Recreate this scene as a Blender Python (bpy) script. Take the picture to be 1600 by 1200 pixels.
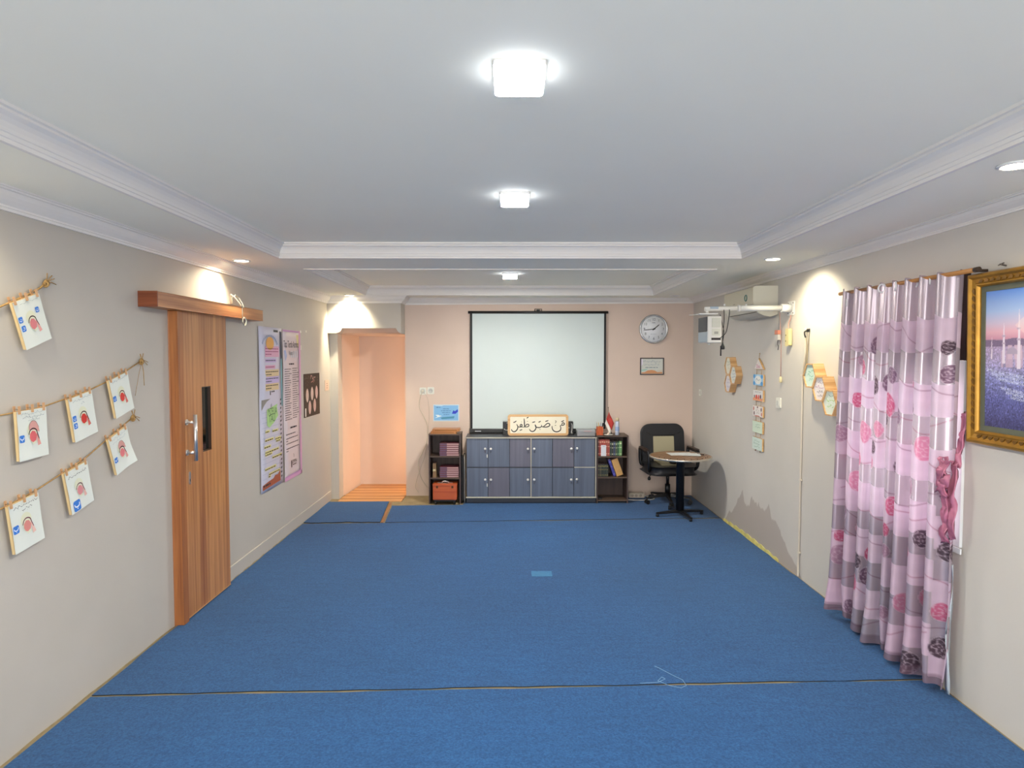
import bpy, math, random
import numpy as np
from math import sin, cos, pi, radians, atan, hypot
from mathutils import Vector, Matrix

random.seed(11)
rng = np.random.default_rng(5)
sc = bpy.context.scene
for o in list(bpy.data.objects):
    bpy.data.objects.remove(o)

# ------------------------------------------------------------------ camera, world, light, exposure
cd = bpy.data.cameras.new('camera')
cd.sensor_width = 36.0
cd.lens = 22.5
cd.clip_start = 0.02
cam = bpy.data.objects.new('camera', cd)
sc.collection.objects.link(cam)
cam.location = (0, 0, 1.75)
cam.rotation_euler = (pi / 2 - atan(0.044), 0, -atan(0.005))
sc.camera = cam

w = bpy.data.worlds.new('overcast_sky')
sc.world = w
w.use_nodes = True
bg = w.node_tree.nodes['Background']
bg.inputs[0].default_value = (1.0, 0.975, 0.93, 1)
bg.inputs[1].default_value = 7.8

sc.view_settings.view_transform = 'Standard'
sc.view_settings.look = 'None'
sc.view_settings.gamma = 1.0
sc.view_settings.use_curve_mapping = False
sc.view_settings.exposure = 0.03
PANEL_POWER = 480.0        # radiance of the square LED panels
SPOT_POWER = 60.0          # warm downlights
HALL_POWER = 27.0

def lamp(name, kind, loc, power, color, rot=None, **kw):
    l = bpy.data.lights.new(name, kind)
    l.energy = power
    l.color = color
    for k, v in kw.items():
        setattr(l, k, v)
    o = bpy.data.objects.new(name, l)
    sc.collection.objects.link(o)
    o.location = loc
    if rot:
        o.rotation_euler = rot
    return o

# daylight enters through the wide glazed doorway behind the camera (sky portal) and the curtained window
pt = lamp('doorway_daylight', 'AREA', (0.05, -2.62, 1.2), 1.0, (1, 1, 1), (radians(90), 0, 0),
          shape='RECTANGLE', size=3.4, size_y=2.3)
pt.data.cycles.is_portal = True
pw = lamp('window_daylight', 'AREA', (2.45, 3.7, 1.47), 1.0, (1, 1, 1), (0, radians(90), 0),
          shape='RECTANGLE', size=1.4, size_y=1.0)
pw.data.cycles.is_portal = True
# warm lamp standing in the side hall, out of sight round the corner
lamp('hall_lamp_light', 'POINT', (-0.60, 8.34, 0.75), HALL_POWER, (1.0, 0.76, 0.49), shadow_soft_size=0.12)

# ------------------------------------------------------------------ helpers
def lin(c):
    if isinstance(c, str):
        c = c.lstrip('#')
        c = tuple(int(c[i:i + 2], 16) for i in (0, 2, 4))
    r = []
    for x in c[:3]:
        x = x / 255.0
        r.append(x / 12.92 if x <= 0.04045 else ((x + 0.055) / 1.055) ** 2.4)
    return tuple(r)

_m = {}
def mat(name, col, rough=0.6, metal=0.0, var=0.0, vscale=4.0, bump=0.0, bscale=120.0, emit=0.0,
        spec=0.5, stretch=(1, 1, 1), coat=0.0, alpha=None):
    """Principled material with procedural noise in colour and relief."""
    if name in _m:
        return _m[name]
    m = bpy.data.materials.new(name)
    m.use_nodes = True
    nt = m.node_tree
    b = nt.nodes['Principled BSDF']
    c = lin(col)
    b.inputs['Base Color'].default_value = (*c, 1)
    b.inputs['Roughness'].default_value = rough
    b.inputs['Metallic'].default_value = metal
    b.inputs['Specular IOR Level'].default_value = spec
    b.inputs['Coat Weight'].default_value = coat
    if emit:
        b.inputs['Emission Color'].default_value = (*c, 1)
        b.inputs['Emission Strength'].default_value = emit
    if var or bump:
        tc = nt.nodes.new('ShaderNodeTexCoord')
        mp = nt.nodes.new('ShaderNodeMapping')
        mp.inputs['Scale'].default_value = stretch
        nt.links.new(tc.outputs['Object'], mp.inputs['Vector'])
    if var:
        n = nt.nodes.new('ShaderNodeTexNoise')
        n.inputs['Scale'].default_value = vscale
        n.inputs['Detail'].default_value = 5
        nt.links.new(mp.outputs[0], n.inputs['Vector'])
        r = nt.nodes.new('ShaderNodeMapRange')
        r.inputs['From Min'].default_value = 0.3
        r.inputs['From Max'].default_value = 0.7
        r.inputs['To Min'].default_value = 1 - var
        r.inputs['To Max'].default_value = 1 + var
        nt.links.new(n.outputs['Fac'], r.inputs['Value'])
        mx = nt.nodes.new('ShaderNodeVectorMath')
        mx.operation = 'SCALE'
        mx.inputs[0].default_value = c
        nt.links.new(r.outputs[0], mx.inputs['Scale'])
        nt.links.new(mx.outputs[0], b.inputs['Base Color'])
    if bump:
        n2 = nt.nodes.new('ShaderNodeTexNoise')
        n2.inputs['Scale'].default_value = bscale
        n2.inputs['Detail'].default_value = 3
        nt.links.new(mp.outputs[0], n2.inputs['Vector'])
        bp = nt.nodes.new('ShaderNodeBump')
        bp.inputs['Strength'].default_value = bump
        bp.inputs['Distance'].default_value = 0.004
        nt.links.new(n2.outputs['Fac'], bp.inputs['Height'])
        nt.links.new(bp.outputs[0], b.inputs['Normal'])
    _m[name] = m
    return m

def wood(name, dark, light, axis='Z', scale=1.0, rough=0.45, gloss=0.3, contrast=1.0):
    """Straight-grained wood: noise stretched along the grain axis."""
    if name in _m:
        return _m[name]
    m = bpy.data.materials.new(name)
    m.use_nodes = True
    nt = m.node_tree
    b = nt.nodes['Principled BSDF']
    tc = nt.nodes.new('ShaderNodeTexCoord')
    mp = nt.nodes.new('ShaderNodeMapping')
    s = {'X': (0.9, 22, 22), 'Y': (22, 0.9, 22), 'Z': (22, 22, 0.9)}[axis]
    mp.inputs['Scale'].default_value = tuple(k * scale for k in s)
    nt.links.new(tc.outputs['Object'], mp.inputs['Vector'])
    n = nt.nodes.new('ShaderNodeTexNoise')
    n.inputs['Scale'].default_value = 1.0
    n.inputs['Detail'].default_value = 6
    n.inputs['Roughness'].default_value = 0.65
    n.inputs['Distortion'].default_value = 0.35
    nt.links.new(mp.outputs[0], n.inputs['Vector'])
    mp2 = nt.nodes.new('ShaderNodeMapping')
    mp2.inputs['Scale'].default_value = tuple(k * scale * (5 if k > 5 else 1.5) for k in s)
    nt.links.new(tc.outputs['Object'], mp2.inputs['Vector'])
    n2 = nt.nodes.new('ShaderNodeTexNoise')
    n2.inputs['Scale'].default_value = 1.0
    n2.inputs['Detail'].default_value = 3
    nt.links.new(mp2.outputs[0], n2.inputs['Vector'])
    ad = nt.nodes.new('ShaderNodeMath')
    ad.operation = 'MULTIPLY_ADD'
    nt.links.new(n2.outputs['Fac'], ad.inputs[0])
    ad.inputs[1].default_value = 0.45
    nt.links.new(n.outputs['Fac'], ad.inputs[2])
    r = nt.nodes.new('ShaderNodeValToRGB')
    r.color_ramp.elements[0].position = 0.5 + 0.22 - 0.2 * contrast
    r.color_ramp.elements[1].position = 0.5 + 0.22 + 0.2 * contrast
    r.color_ramp.elements[0].color = (*lin(dark), 1)
    r.color_ramp.elements[1].color = (*lin(light), 1)
    nt.links.new(ad.outputs[0], r.inputs['Fac'])
    nt.links.new(r.outputs['Color'], b.inputs['Base Color'])
    bp = nt.nodes.new('ShaderNodeBump')
    bp.inputs['Strength'].default_value = 0.12
    bp.inputs['Distance'].default_value = 0.002
    nt.links.new(ad.outputs[0], bp.inputs['Height'])
    nt.links.new(bp.outputs[0], b.inputs['Normal'])
    b.inputs['Roughness'].default_value = rough
    b.inputs['Coat Weight'].default_value = gloss * 0.5
    b.inputs['Coat Roughness'].default_value = 0.25
    _m[name] = m
    return m

def ink(col):
    """flat print colour"""
    return mat('print_' + col.lstrip('#'), col, rough=0.55, spec=0.3)

class MB:
    def __init__(s):
        s.v, s.f, s.m, s.sm = [], [], [], []

    def add(s, vs, fs, m=0, sm=False):
        k = len(s.v)
        s.v += [tuple(p) for p in vs]
        for f in fs:
            s.f.append(tuple(i + k for i in f))
            s.m.append(m)
            s.sm.append(sm)
        return s

    def box(s, x0, x1, y0, y1, z0, z1, m=0):
        v = [(x0, y0, z0), (x1, y0, z0), (x1, y1, z0), (x0, y1, z0), (x0, y0, z1), (x1, y0, z1), (x1, y1, z1), (x0, y1, z1)]
        return s.add(v, [(0, 3, 2, 1), (4, 5, 6, 7), (0, 1, 5, 4), (1, 2, 6, 5), (2, 3, 7, 6), (3, 0, 4, 7)], m)

    def obox(s, c, size, rot=Matrix.Identity(3), m=0):
        a, b, d = size[0] / 2, size[1] / 2, size[2] / 2
        v = [Vector(c) + rot @ Vector(p) for p in [(-a, -b, -d), (a, -b, -d), (a, b, -d), (-a, b, -d), (-a, -b, d), (a, -b, d), (a, b, d), (-a, b, d)]]
        return s.add(v, [(0, 3, 2, 1), (4, 5, 6, 7), (0, 1, 5, 4), (1, 2, 6, 5), (2, 3, 7, 6), (3, 0, 4, 7)], m)

    def tube(s, pts, r, n=8, m=0, caps=True, sm=True):
        P = [Vector(p) for p in pts]
        rs = r if isinstance(r, (list, tuple)) else [r] * len(P)
        vs = []
        up = None
        for i, p in enumerate(P):
            if i == 0:
                t = P[1] - P[0]
            elif i == len(P) - 1:
                t = P[-1] - P[-2]
            else:
                t = (P[i + 1] - P[i]).normalized() + (P[i] - P[i - 1]).normalized()
            if t.length < 1e-9:
                t = Vector((0, 0, 1))
            t.normalize()
            if up is None:
                up = Vector((0, 0, 1)) if abs(t.z) < 0.9 else Vector((1, 0, 0))
            a = t.cross(up)
            if a.length < 1e-6:
                a = t.cross(Vector((0, 1, 0)))
            a.normalize()
            b = a.cross(t).normalized()
            up = b
            vs += [p + (a * cos(2 * pi * k / n) + b * sin(2 * pi * k / n)) * rs[i] for k in range(n)]
        fs = []
        for i in range(len(P) - 1):
            for k in range(n):
                fs.append((i * n + k, i * n + (k + 1) % n, (i + 1) * n + (k + 1) % n, (i + 1) * n + k))
        s.add(vs, fs, m, sm)
        if caps:
            k0 = len(s.v) - len(vs)
            s.f.append(tuple(k0 + k for k in reversed(range(n))))
            s.f.append(tuple(k0 + (len(P) - 1) * n + k for k in range(n)))
            s.m += [m, m]
            s.sm += [False, False]
        return s

    def cyl(s, p0, p1, r, r1=None, n=16, m=0):
        return s.tube([p0, p1], [r, r if r1 is None else r1], n, m)

    def lathe(s, prof, c=(0, 0, 0), n=24, m=0, sm=True, axis='z', close=True):
        def put(r, h, a):
            x, y = r * cos(a), r * sin(a)
            q = {'z': (x, y, h), 'y': (x, h, y), 'x': (h, x, y)}[axis]
            return (q[0] + c[0], q[1] + c[1], q[2] + c[2])
        vs = [put(r, h, 2 * pi * k / n) for r, h in prof for k in range(n)]
        fs = []
        for i in range(len(prof) - 1):
            for k in range(n):
                f = (i * n + k, i * n + (k + 1) % n, (i + 1) * n + (k + 1) % n, (i + 1) * n + k)
                fs.append(f)
        s.add(vs, fs, m, sm)
        k0 = len(s.v) - len(vs)
        if close:
            s.f += [tuple(k0 + k for k in reversed(range(n))), tuple(k0 + (len(prof) - 1) * n + k for k in range(n))]
            s.m += [m, m]
            s.sm += [False, False]
        return s

    def prism(s, poly, axis, c0, c1, m=0, sm=False):
        def put(a, b, c):
            return {'y': (a, c, b), 'x': (c, a, b), 'z': (a, b, c)}[axis]
        n = len(poly)
        vs = [put(a, b, c0) for a, b in poly] + [put(a, b, c1) for a, b in poly]
        s.add(vs, [tuple(range(n)), tuple(reversed(range(n, 2 * n)))], m)
        s.f += [tuple(i + len(s.v) - 2 * n for i in (k, (k + 1) % n, n + (k + 1) % n, n + k)) for k in range(n)]
        s.m += [m] * n
        s.sm += [sm] * n
        return s

    def torus(s, c, R, r, axis='y', n=24, k=8, m=0):
        vs, fs = [], []
        for i in range(n):
            a = 2 * pi * i / n
            for j in range(k):
                b = 2 * pi * j / k
                x, y, z = (R + r * cos(b)) * cos(a), r * sin(b), (R + r * cos(b)) * sin(a)
                q = {'y': (x, y, z), 'z': (x, z, y), 'x': (y, x, z)}[axis]
                vs.append((q[0] + c[0], q[1] + c[1], q[2] + c[2]))
                fs.append((i * k + j, ((i + 1) % n) * k + j, ((i + 1) % n) * k + (j + 1) % k, i * k + (j + 1) % k))
        return s.add(vs, fs, m, True)

    def ball(s, c, r, n=12, m=0, sc3=(1, 1, 1)):
        vs, fs = [], []
        k = n // 2
        for i in range(k + 1):
            t = pi * i / k
            for j in range(n):
                a = 2 * pi * j / n
                vs.append((c[0] + r * sc3[0] * sin(t) * cos(a), c[1] + r * sc3[1] * sin(t) * sin(a), c[2] + r * sc3[2] * cos(t)))
        for i in range(k):
            for j in range(n):
                fs.append((i * n + j, i * n + (j + 1) % n, (i + 1) * n + (j + 1) % n, (i + 1) * n + j))
        return s.add(vs, fs, m, True)

    # flat print in the local x-z plane, facing -y
    def quad(s, x0, x1, z0, z1, y, m=0):
        return s.add([(x0, y, z0), (x1, y, z0), (x1, y, z1), (x0, y, z1)], [(0, 1, 2, 3)], m)

    def poly(s, pts, y, m=0):
        return s.add([(a, y, b) for a, b in pts], [tuple(range(len(pts)))], m)

    def disc(s, cx, cz, rx, rz, y, m=0, n=20):
        return s.poly([(cx + rx * cos(2 * pi * k / n), cz + rz * sin(2 * pi * k / n)) for k in range(n)], y, m)

    def stroke(s, pts, wd, y, m=0, closed=False):
        """tapered pen stroke as a flat ribbon"""
        P = [Vector((a, b)) for a, b in pts]
        # catmull-rom resample
        Q = []
        n = len(P)
        if n > 2:
            for i in range(n - 1):
                p0, p1, p2, p3 = P[max(i - 1, 0)], P[i], P[i + 1], P[min(i + 2, n - 1)]
                for t in (0, .25, .5, .75):
                    Q.append(0.5 * ((2 * p1) + (-p0 + p2) * t + (2 * p0 - 5 * p1 + 4 * p2 - p3) * t * t + (-p0 + 3 * p1 - 3 * p2 + p3) * t ** 3))
            Q.append(P[-1])
        else:
            Q = P
        L = []
        for i, p in enumerate(Q):
            t = Q[min(i + 1, len(Q) - 1)] - Q[max(i - 1, 0)]
            if t.length < 1e-9:
                t = Vector((1, 0))
            t.normalize()
            k = i / (len(Q) - 1)
            ww = wd * (0.55 + 0.45 * sin(pi * min(max(k * 1.05, 0.02), 0.98)) ** 0.5)
            nn = Vector((-t.y, t.x)) * ww / 2
            L.append((p + nn, p - nn))
        vs = [(q.x, y, q.y) for ab in L for q in ab]
        return s.add(vs, [(2 * i, 2 * i + 1, 2 * i + 3, 2 * i + 2) for i in range(len(L) - 1)], m)

    def words(s, x0, x1, z, h, y, m=0, seed=0):
        """a printed line too small to read: word-sized marks"""
        r = random.Random(seed)
        x = x0
        while x < x1 - h:
            wl = min(h * r.uniform(1.2, 4.0), x1 - x)
            s.quad(x, x + wl, z - h * 0.42, z + h * 0.42, y, m)
            x += wl + h * 0.55
        return s

    def text(s, txt, cx, cz, size, y, m=0, sx=1.0, rot=0.0, align='CENTER'):
        cu = bpy.data.curves.new('lettering', 'FONT')
        cu.body = txt
        cu.size = size
        cu.align_x = align
        cu.align_y = 'CENTER'
        ob = bpy.data.objects.new('lettering', cu)
        sc.collection.objects.link(ob)
        dg = bpy.context.evaluated_depsgraph_get()
        me = bpy.data.meshes.new_from_object(ob.evaluated_get(dg))
        ca, sa = cos(rot), sin(rot)
        vs = []
        for v in me.vertices:
            a, b = v.co.x * sx, v.co.y
            vs.append((cx + a * ca - b * sa, y, cz + a * sa + b * ca))
        s.add(vs, [tuple(p.vertices) for p in me.polygons], m)
        bpy.data.objects.remove(ob)
        bpy.data.curves.remove(cu)
        bpy.data.meshes.remove(me)
        return s

    def build(s, name, mats, parent=None, kind=None, bevel=0.0, seg=2, loc=None, rot=None, label=None):
        me = bpy.data.meshes.new(name)
        me.from_pydata(s.v, [], s.f)
        if not isinstance(mats, (list, tuple)):
            mats = [mats]
        for q in mats:
            me.materials.append(q)
        me.polygons.foreach_set('material_index', s.m)
        me.polygons.foreach_set('use_smooth', s.sm)
        me.update()
        o = bpy.data.objects.new(name, me)
        sc.collection.objects.link(o)
        if parent:
            o.parent = parent
        if kind:
            o['kind'] = kind
        if label:
            o['label'] = label
        if loc:
            o.location = loc
        if rot:
            o.rotation_euler = rot
        if bevel:
            b = o.modifiers.new('edge_rounding', 'BEVEL')
            b.width = bevel
            b.segments = seg
            b.limit_method = 'ANGLE'
            b.angle_limit = radians(40)
            b.harden_normals = False
        return o

def tag(o, label, cat, group=None):
    o['label'] = label
    o['category'] = cat
    if group:
        o['group'] = group
    return o

def thing(name, label, cat, loc=(0, 0, 0), rz=0.0, group=None, rot=None):
    o = bpy.data.objects.new(name, None)
    o.empty_display_size = 0.1
    sc.collection.objects.link(o)
    o.location = loc
    o.rotation_euler = rot if rot else (0, 0, rz)
    return tag(o, label, cat, group)

def copy_tree(o, parent=None):
    c = o.copy()
    sc.collection.objects.link(c)
    if parent:
        c.parent = parent
    for ch in o.children:
        copy_tree(ch, c)
    return c

def rrect(x0, x1, z0, z1, r, n=5):
    rr = r if isinstance(r, (list, tuple)) else [r] * 4      # corners: bl, br, tr, tl
    out = []
    for (cx, cz, a0, q) in ((x0 + rr[0], z0 + rr[0], pi, rr[0]), (x1 - rr[1], z0 + rr[1], 1.5 * pi, rr[1]),
                            (x1 - rr[2], z1 - rr[2], 0, rr[2]), (x0 + rr[3], z1 - rr[3], 0.5 * pi, rr[3])):
        for i in range(n + 1):
            a = a0 + 0.5 * pi * i / n
            out.append((cx + q * cos(a), cz + q * sin(a)))
    return out

def sweep(mb, path, prof, closed=False, zfix=None, m=0):
    """profile (offset towards the right of the path, z) swept along a path in plan with mitred corners"""
    n = len(path)
    P = [Vector(p) for p in path]
    rings = []
    for i in range(n):
        a = P[i] - P[i - 1] if (closed or i > 0) else P[1] - P[0]
        b = P[(i + 1) % n] - P[i] if (closed or i < n - 1) else P[-1] - P[-2]
        na = Vector((a.y, -a.x)).normalized()
        nb = Vector((b.y, -b.x)).normalized()
        mm = na + nb
        mm = mm / max(mm.dot(na), 1e-6) if mm.length > 1e-6 else na
        ring = []
        for off, z in prof:
            q = P[i] + mm * off
            ring.append((q.x, q.y, zfix(q.x, z) if zfix else z))
        rings.append(ring)
    k = len(prof)
    vs = [p for r in rings for p in r]
    fs = []
    for i in range(n if closed else n - 1):
        j = (i + 1) % n
        for q in range(k - 1):
            fs.append((i * k + q, j * k + q, j * k + q + 1, i * k + q + 1))
    mb.add(vs, fs, m)
    return mb

# ------------------------------------------------------------------ room dimensions (metres; x right, y away from camera)
WL, WR, YB, YD, YF = -2.165, 2.29, 7.95, 7.69, -2.5
ZS, ZC = 2.46, 2.56

# ------------------------------------------------------------------ setting materials
def wall_paint(name, col, stain=False):
    m = mat(name, col, rough=0.62, var=0.035, vscale=1.6, bump=0.08, bscale=90, spec=0.35)
    if stain:
        nt = m.node_tree
        b = nt.nodes['Principled BSDF']
        src = b.inputs['Base Color'].links[0].from_socket
        tc = nt.nodes.new('ShaderNodeTexCoord')
        sp = nt.nodes.new('ShaderNodeSeparateXYZ')
        nt.links.new(tc.outputs['Object'], sp.inputs[0])
        # ragged damp patch low on the wall: height limit made of noise along y, only between two depths
        nz = nt.nodes.new('ShaderNodeTexNoise')
        nz.noise_dimensions = '1D'
        nz.inputs['Scale'].default_value = 5.5
        nz.inputs['Detail'].default_value = 3
        nt.links.new(sp.outputs['Y'], nz.inputs['W'])
        env = nt.nodes.new('ShaderNodeMapRange')        # 0 at y=4.9 rising to 1 at 5.6
        env.inputs['From Min'].default_value = 4.9
        env.inputs['From Max'].default_value = 5.55
        nt.links.new(sp.outputs['Y'], env.inputs['Value'])
        env2 = nt.nodes.new('ShaderNodeMapRange')
        env2.inputs['From Min'].default_value = 6.75
        env2.inputs['From Max'].default_value = 6.2
        nt.links.new(sp.outputs['Y'], env2.inputs['Value'])
        mu = nt.nodes.new('ShaderNodeMath'); mu.operation = 'MULTIPLY'
        nt.links.new(env.outputs[0], mu.inputs[0]); nt.links.new(env2.outputs[0], mu.inputs[1])
        h = nt.nodes.new('ShaderNodeMath'); h.operation = 'MULTIPLY_ADD'
        nt.links.new(nz.outputs['Fac'], h.inputs[0]); h.inputs[1].default_value = 0.34; h.inputs[2].default_value = 0.22
        hh = nt.nodes.new('ShaderNodeMath'); hh.operation = 'MULTIPLY'
        nt.links.new(h.outputs[0], hh.inputs[0]); nt.links.new(mu.outputs[0], hh.inputs[1])
        df = nt.nodes.new('ShaderNodeMath'); df.operation = 'SUBTRACT'
        nt.links.new(hh.outputs[0], df.inputs[0]); nt.links.new(sp.outputs['Z'], df.inputs[1])
        mr = nt.nodes.new('ShaderNodeMapRange')
        mr.inputs['From Min'].default_value = -0.004
        mr.inputs['From Max'].default_value = 0.012
        mr.inputs['To Max'].default_value = 0.62
        nt.links.new(df.outputs[0], mr.inputs['Value'])
        mix = nt.nodes.new('ShaderNodeMix'); mix.data_type = 'RGBA'
        nt.links.new(mr.outputs[0], mix.inputs['Factor'])
        nt.links.new(src, mix.inputs['A'])
        mix.inputs['B'].default_value = (*lin('#a3958b'), 1)
        nt.links.new(mix.outputs['Result'], b.inputs['Base Color'])
    return m

PAINT = wall_paint('greige_wall_paint', '#c3bdb4')
PAINT_R = wall_paint('greige_wall_paint_damp', '#cfcac2', True)
PAINT_B = wall_paint('wall_paint_warm_cast', '#dcc7b8')  # warm cast of the hall light put into the wall colour
CEIL = mat('ceiling_paint', '#fbf9ec', rough=0.7, var=0.015, vscale=1.2, bump=0.03, bscale=60, spec=0.25)
TRIM = mat('plaster_trim_paint', '#efebe6', rough=0.55, var=0.01, vscale=3, spec=0.35)
CONC = mat('bare_screed', '#8c7d5f', rough=0.85, var=0.18, vscale=9, bump=0.2, bscale=60)
DARK = mat('dark_gap', '#1a1512', rough=0.9)

def carpet_mat():
    m = mat('blue_carpet', '#355f8c', rough=0.95, spec=0.15)
    nt = m.node_tree
    b = nt.nodes['Principled BSDF']
    tc = nt.nodes.new('ShaderNodeTexCoord')
    n1 = nt.nodes.new('ShaderNodeTexNoise'); n1.inputs['Scale'].default_value = 95; n1.inputs['Detail'].default_value = 4
    n1.inputs['Roughness'].default_value = 0.75
    n2 = nt.nodes.new('ShaderNodeTexNoise'); n2.inputs['Scale'].default_value = 1.3; n2.inputs['Detail'].default_value = 4
    mp = nt.nodes.new('ShaderNodeMapping'); mp.inputs['Scale'].default_value = (1, 7, 1)
    n3 = nt.nodes.new('ShaderNodeTexNoise'); n3.inputs['Scale'].default_value = 4; n3.inputs['Detail'].default_value = 3
    nt.links.new(tc.outputs['Object'], n1.inputs['Vector'])
    nt.links.new(tc.outputs['Object'], n2.inputs['Vector'])
    nt.links.new(tc.outputs['Object'], mp.inputs['Vector'])
    nt.links.new(mp.outputs[0], n3.inputs['Vector'])
    r1 = nt.nodes.new('ShaderNodeValToRGB')
    r1.color_ramp.elements[0].position = 0.32
    r1.color_ramp.elements[0].color = (*lin('#17406f'), 1)
    r1.color_ramp.elements[1].position = 0.70
    r1.color_ramp.elements[1].color = (*lin('#2e6399'), 1)
    nt.links.new(n1.outputs['Fac'], r1.inputs['Fac'])
    ad = nt.nodes.new('ShaderNodeMath'); ad.operation = 'ADD'
    nt.links.new(n2.outputs['Fac'], ad.inputs[0]); nt.links.new(n3.outputs['Fac'], ad.inputs[1])
    mr = nt.nodes.new('ShaderNodeMapRange')
    mr.inputs['From Min'].default_value = 0.7; mr.inputs['From Max'].default_value = 1.3
    mr.inputs['To Min'].default_value = 0.90; mr.inputs['To Max'].default_value = 1.10
    nt.links.new(ad.outputs[0], mr.inputs['Value'])
    sv = nt.nodes.new('ShaderNodeVectorMath'); sv.operation = 'SCALE'
    nt.links.new(r1.outputs['Color'], sv.inputs[0]); nt.links.new(mr.outputs[0], sv.inputs['Scale'])
    nt.links.new(sv.outputs[0], b.inputs['Base Color'])
    bp = nt.nodes.new('ShaderNodeBump'); bp.inputs['Strength'].default_value = 0.5; bp.inputs['Distance'].default_value = 0.004
    nt.links.new(n1.outputs['Fac'], bp.inputs['Height']); nt.links.new(bp.outputs[0], b.inputs['Normal'])
    b.inputs['Sheen Weight'].default_value = 0.15
    return m
CARPET = carpet_mat()
EDGE_SHADE = mat('carpet_edge_shade', '#15181d', rough=0.9)

# ------------------------------------------------------------------ room shell
MB().prism([(WR + 0.1, YF - 0.1), (WR + 0.1, YB + 0.05), (-1.285, YB + 0.05), (-1.285, 7.62), (-2.0605, 7.62), (-2.0605, 8.0), (WL - 0.15, 8.0), (WL - 0.15, YF - 0.1)], 'z', -0.1, 0.0).build('floor', CONC, kind='structure')

mb = MB()
mb.box(WL - 0.12, WL, YF - 0.1, YB + 0.1, -0.1, 2.7)
mb.build('wall_left', PAINT, kind='structure')

WY0, WY1, WZ0, WZ1 = 3.195, 4.16, 0.78, 2.16          # window opening in the right wall
mb = MB()
mb.box(WR, WR + 0.12, YF - 0.1, WY0, -0.1, 2.7)
mb.box(WR, WR + 0.12, WY1, YB + 0.1, -0.1, 2.7)
mb.box(WR, WR + 0.12, WY0, WY1, -0.1, WZ0)
mb.box(WR, WR + 0.12, WY0, WY1, WZ1, 2.7)
mb.build('wall_right', PAINT_R, kind='structure')

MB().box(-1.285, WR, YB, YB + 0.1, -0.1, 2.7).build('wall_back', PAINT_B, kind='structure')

# wall behind the camera with its wide open doorway
mb = MB()
mb.box(WL, -1.6, YF - 0.1, YF, -0.1, 2.7)
mb.box(1.7, WR, YF - 0.1, YF, -0.1, 2.7)
mb.box(-1.6, 1.7, YF - 0.1, YF, 2.3, 2.7)
mb.build('wall_front', PAINT, kind='structure')

# doorway surround: proud header with shaped corners, jamb below
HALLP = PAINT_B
hdr = [(WL, 2.022), (-2.075, 2.018), (-2.05, 2.022), (-2.02, 2.034), (-2.0, 2.05), (-1.993, 2.066), (-1.985, 2.08),
       (-1.345, 2.08), (-1.338, 2.066), (-1.328, 2.048), (-1.31, 2.03), (-1.295, 2.02), (-1.285, 2.016), (-1.285, 2.7), (WL, 2.7)]
mb = MB()
mb.prism(hdr, 'y', YD - 0.03, YB)
mb.box(WL, -2.072, YD + 0.08, YB, -0.02, 2.02)
mb.build('wall_doorway', PAINT, kind='structure')
# side hall beyond
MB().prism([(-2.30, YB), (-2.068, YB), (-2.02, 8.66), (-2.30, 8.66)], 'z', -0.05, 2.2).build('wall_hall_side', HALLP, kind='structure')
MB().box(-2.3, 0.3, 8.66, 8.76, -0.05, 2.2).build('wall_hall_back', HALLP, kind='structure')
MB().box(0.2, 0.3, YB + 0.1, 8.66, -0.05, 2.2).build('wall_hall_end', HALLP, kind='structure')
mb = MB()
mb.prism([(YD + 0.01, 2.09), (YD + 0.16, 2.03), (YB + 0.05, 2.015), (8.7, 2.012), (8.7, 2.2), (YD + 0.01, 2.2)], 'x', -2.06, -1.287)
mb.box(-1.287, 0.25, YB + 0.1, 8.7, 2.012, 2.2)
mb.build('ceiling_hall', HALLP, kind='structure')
hf = MB().prism([(-2.06, 7.622), (-1.288, 7.622), (-1.288, 8.05), (0.2, 8.05), (0.2, 8.66), (-2.06, 8.66)], 'z', -0.06, -0.015).build('floor_hall', DARK, kind='structure')
pl_l = wood('plank_light', '#a56f3c', '#e0ab6c', 'X', 1.0, 0.35, 0.5)
pl_d = wood('plank_dark', '#8a5427', '#c08447', 'X', 1.0, 0.35, 0.5)
y = 7.625
k = 0
while y < 8.65:
    wd = 0.105 if k % 2 == 0 else 0.06
    MB().box(-2.055 + max(0, y + 0.1 - YB) * 0.066, -1.29 if y + wd < 8.06 else 0.198, y, min(y + wd - 0.005, 8.655), -0.0145, 0.006).build('plank', pl_l if k % 2 == 0 else pl_d, hf, bevel=0.002)
    y += wd
    k += 1

# ceiling: flat soffit with two recessed trays
mb = MB()
T1 = (-1.66, 1.69, -1.3, 4.66)
T2 = (-1.65, 1.71, 5.27, 7.48)
mb.box(WL - 0.1, WR + 0.1, YF - 0.1, YB + 0.1, ZC, ZC + 0.1)
mb.box(WL, T1[0], YF, YB, ZS, ZC)
mb.box(T1[1] + 0.0, WR, YF, YB, ZS, ZC)
mb.box(T1[0], T1[1], YF, T1[2], ZS, ZC)
mb.box(T1[0], T1[1], T1[3], T2[2], ZS, ZC)
mb.box(T1[0], T1[1], T2[3], YB, ZS, ZC)
mb.build('ceiling', CEIL, kind='structure')
tp = [(-0.012, ZS), (-0.012, ZS - 0.008), (0.006, ZS - 0.008), (0.006, ZS + 0.006), (0.011, ZS + 0.008), (0.011, ZS + 0.022),
      (0.016, ZS + 0.024), (0.018, ZS + 0.036), (0.024, ZS + 0.052), (0.034, ZS + 0.066), (0.046, ZS + 0.074),
      (0.05, ZS + 0.076), (0.05, ZS + 0.086), (0.062, ZS + 0.088), (0.062, ZC)]
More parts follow.
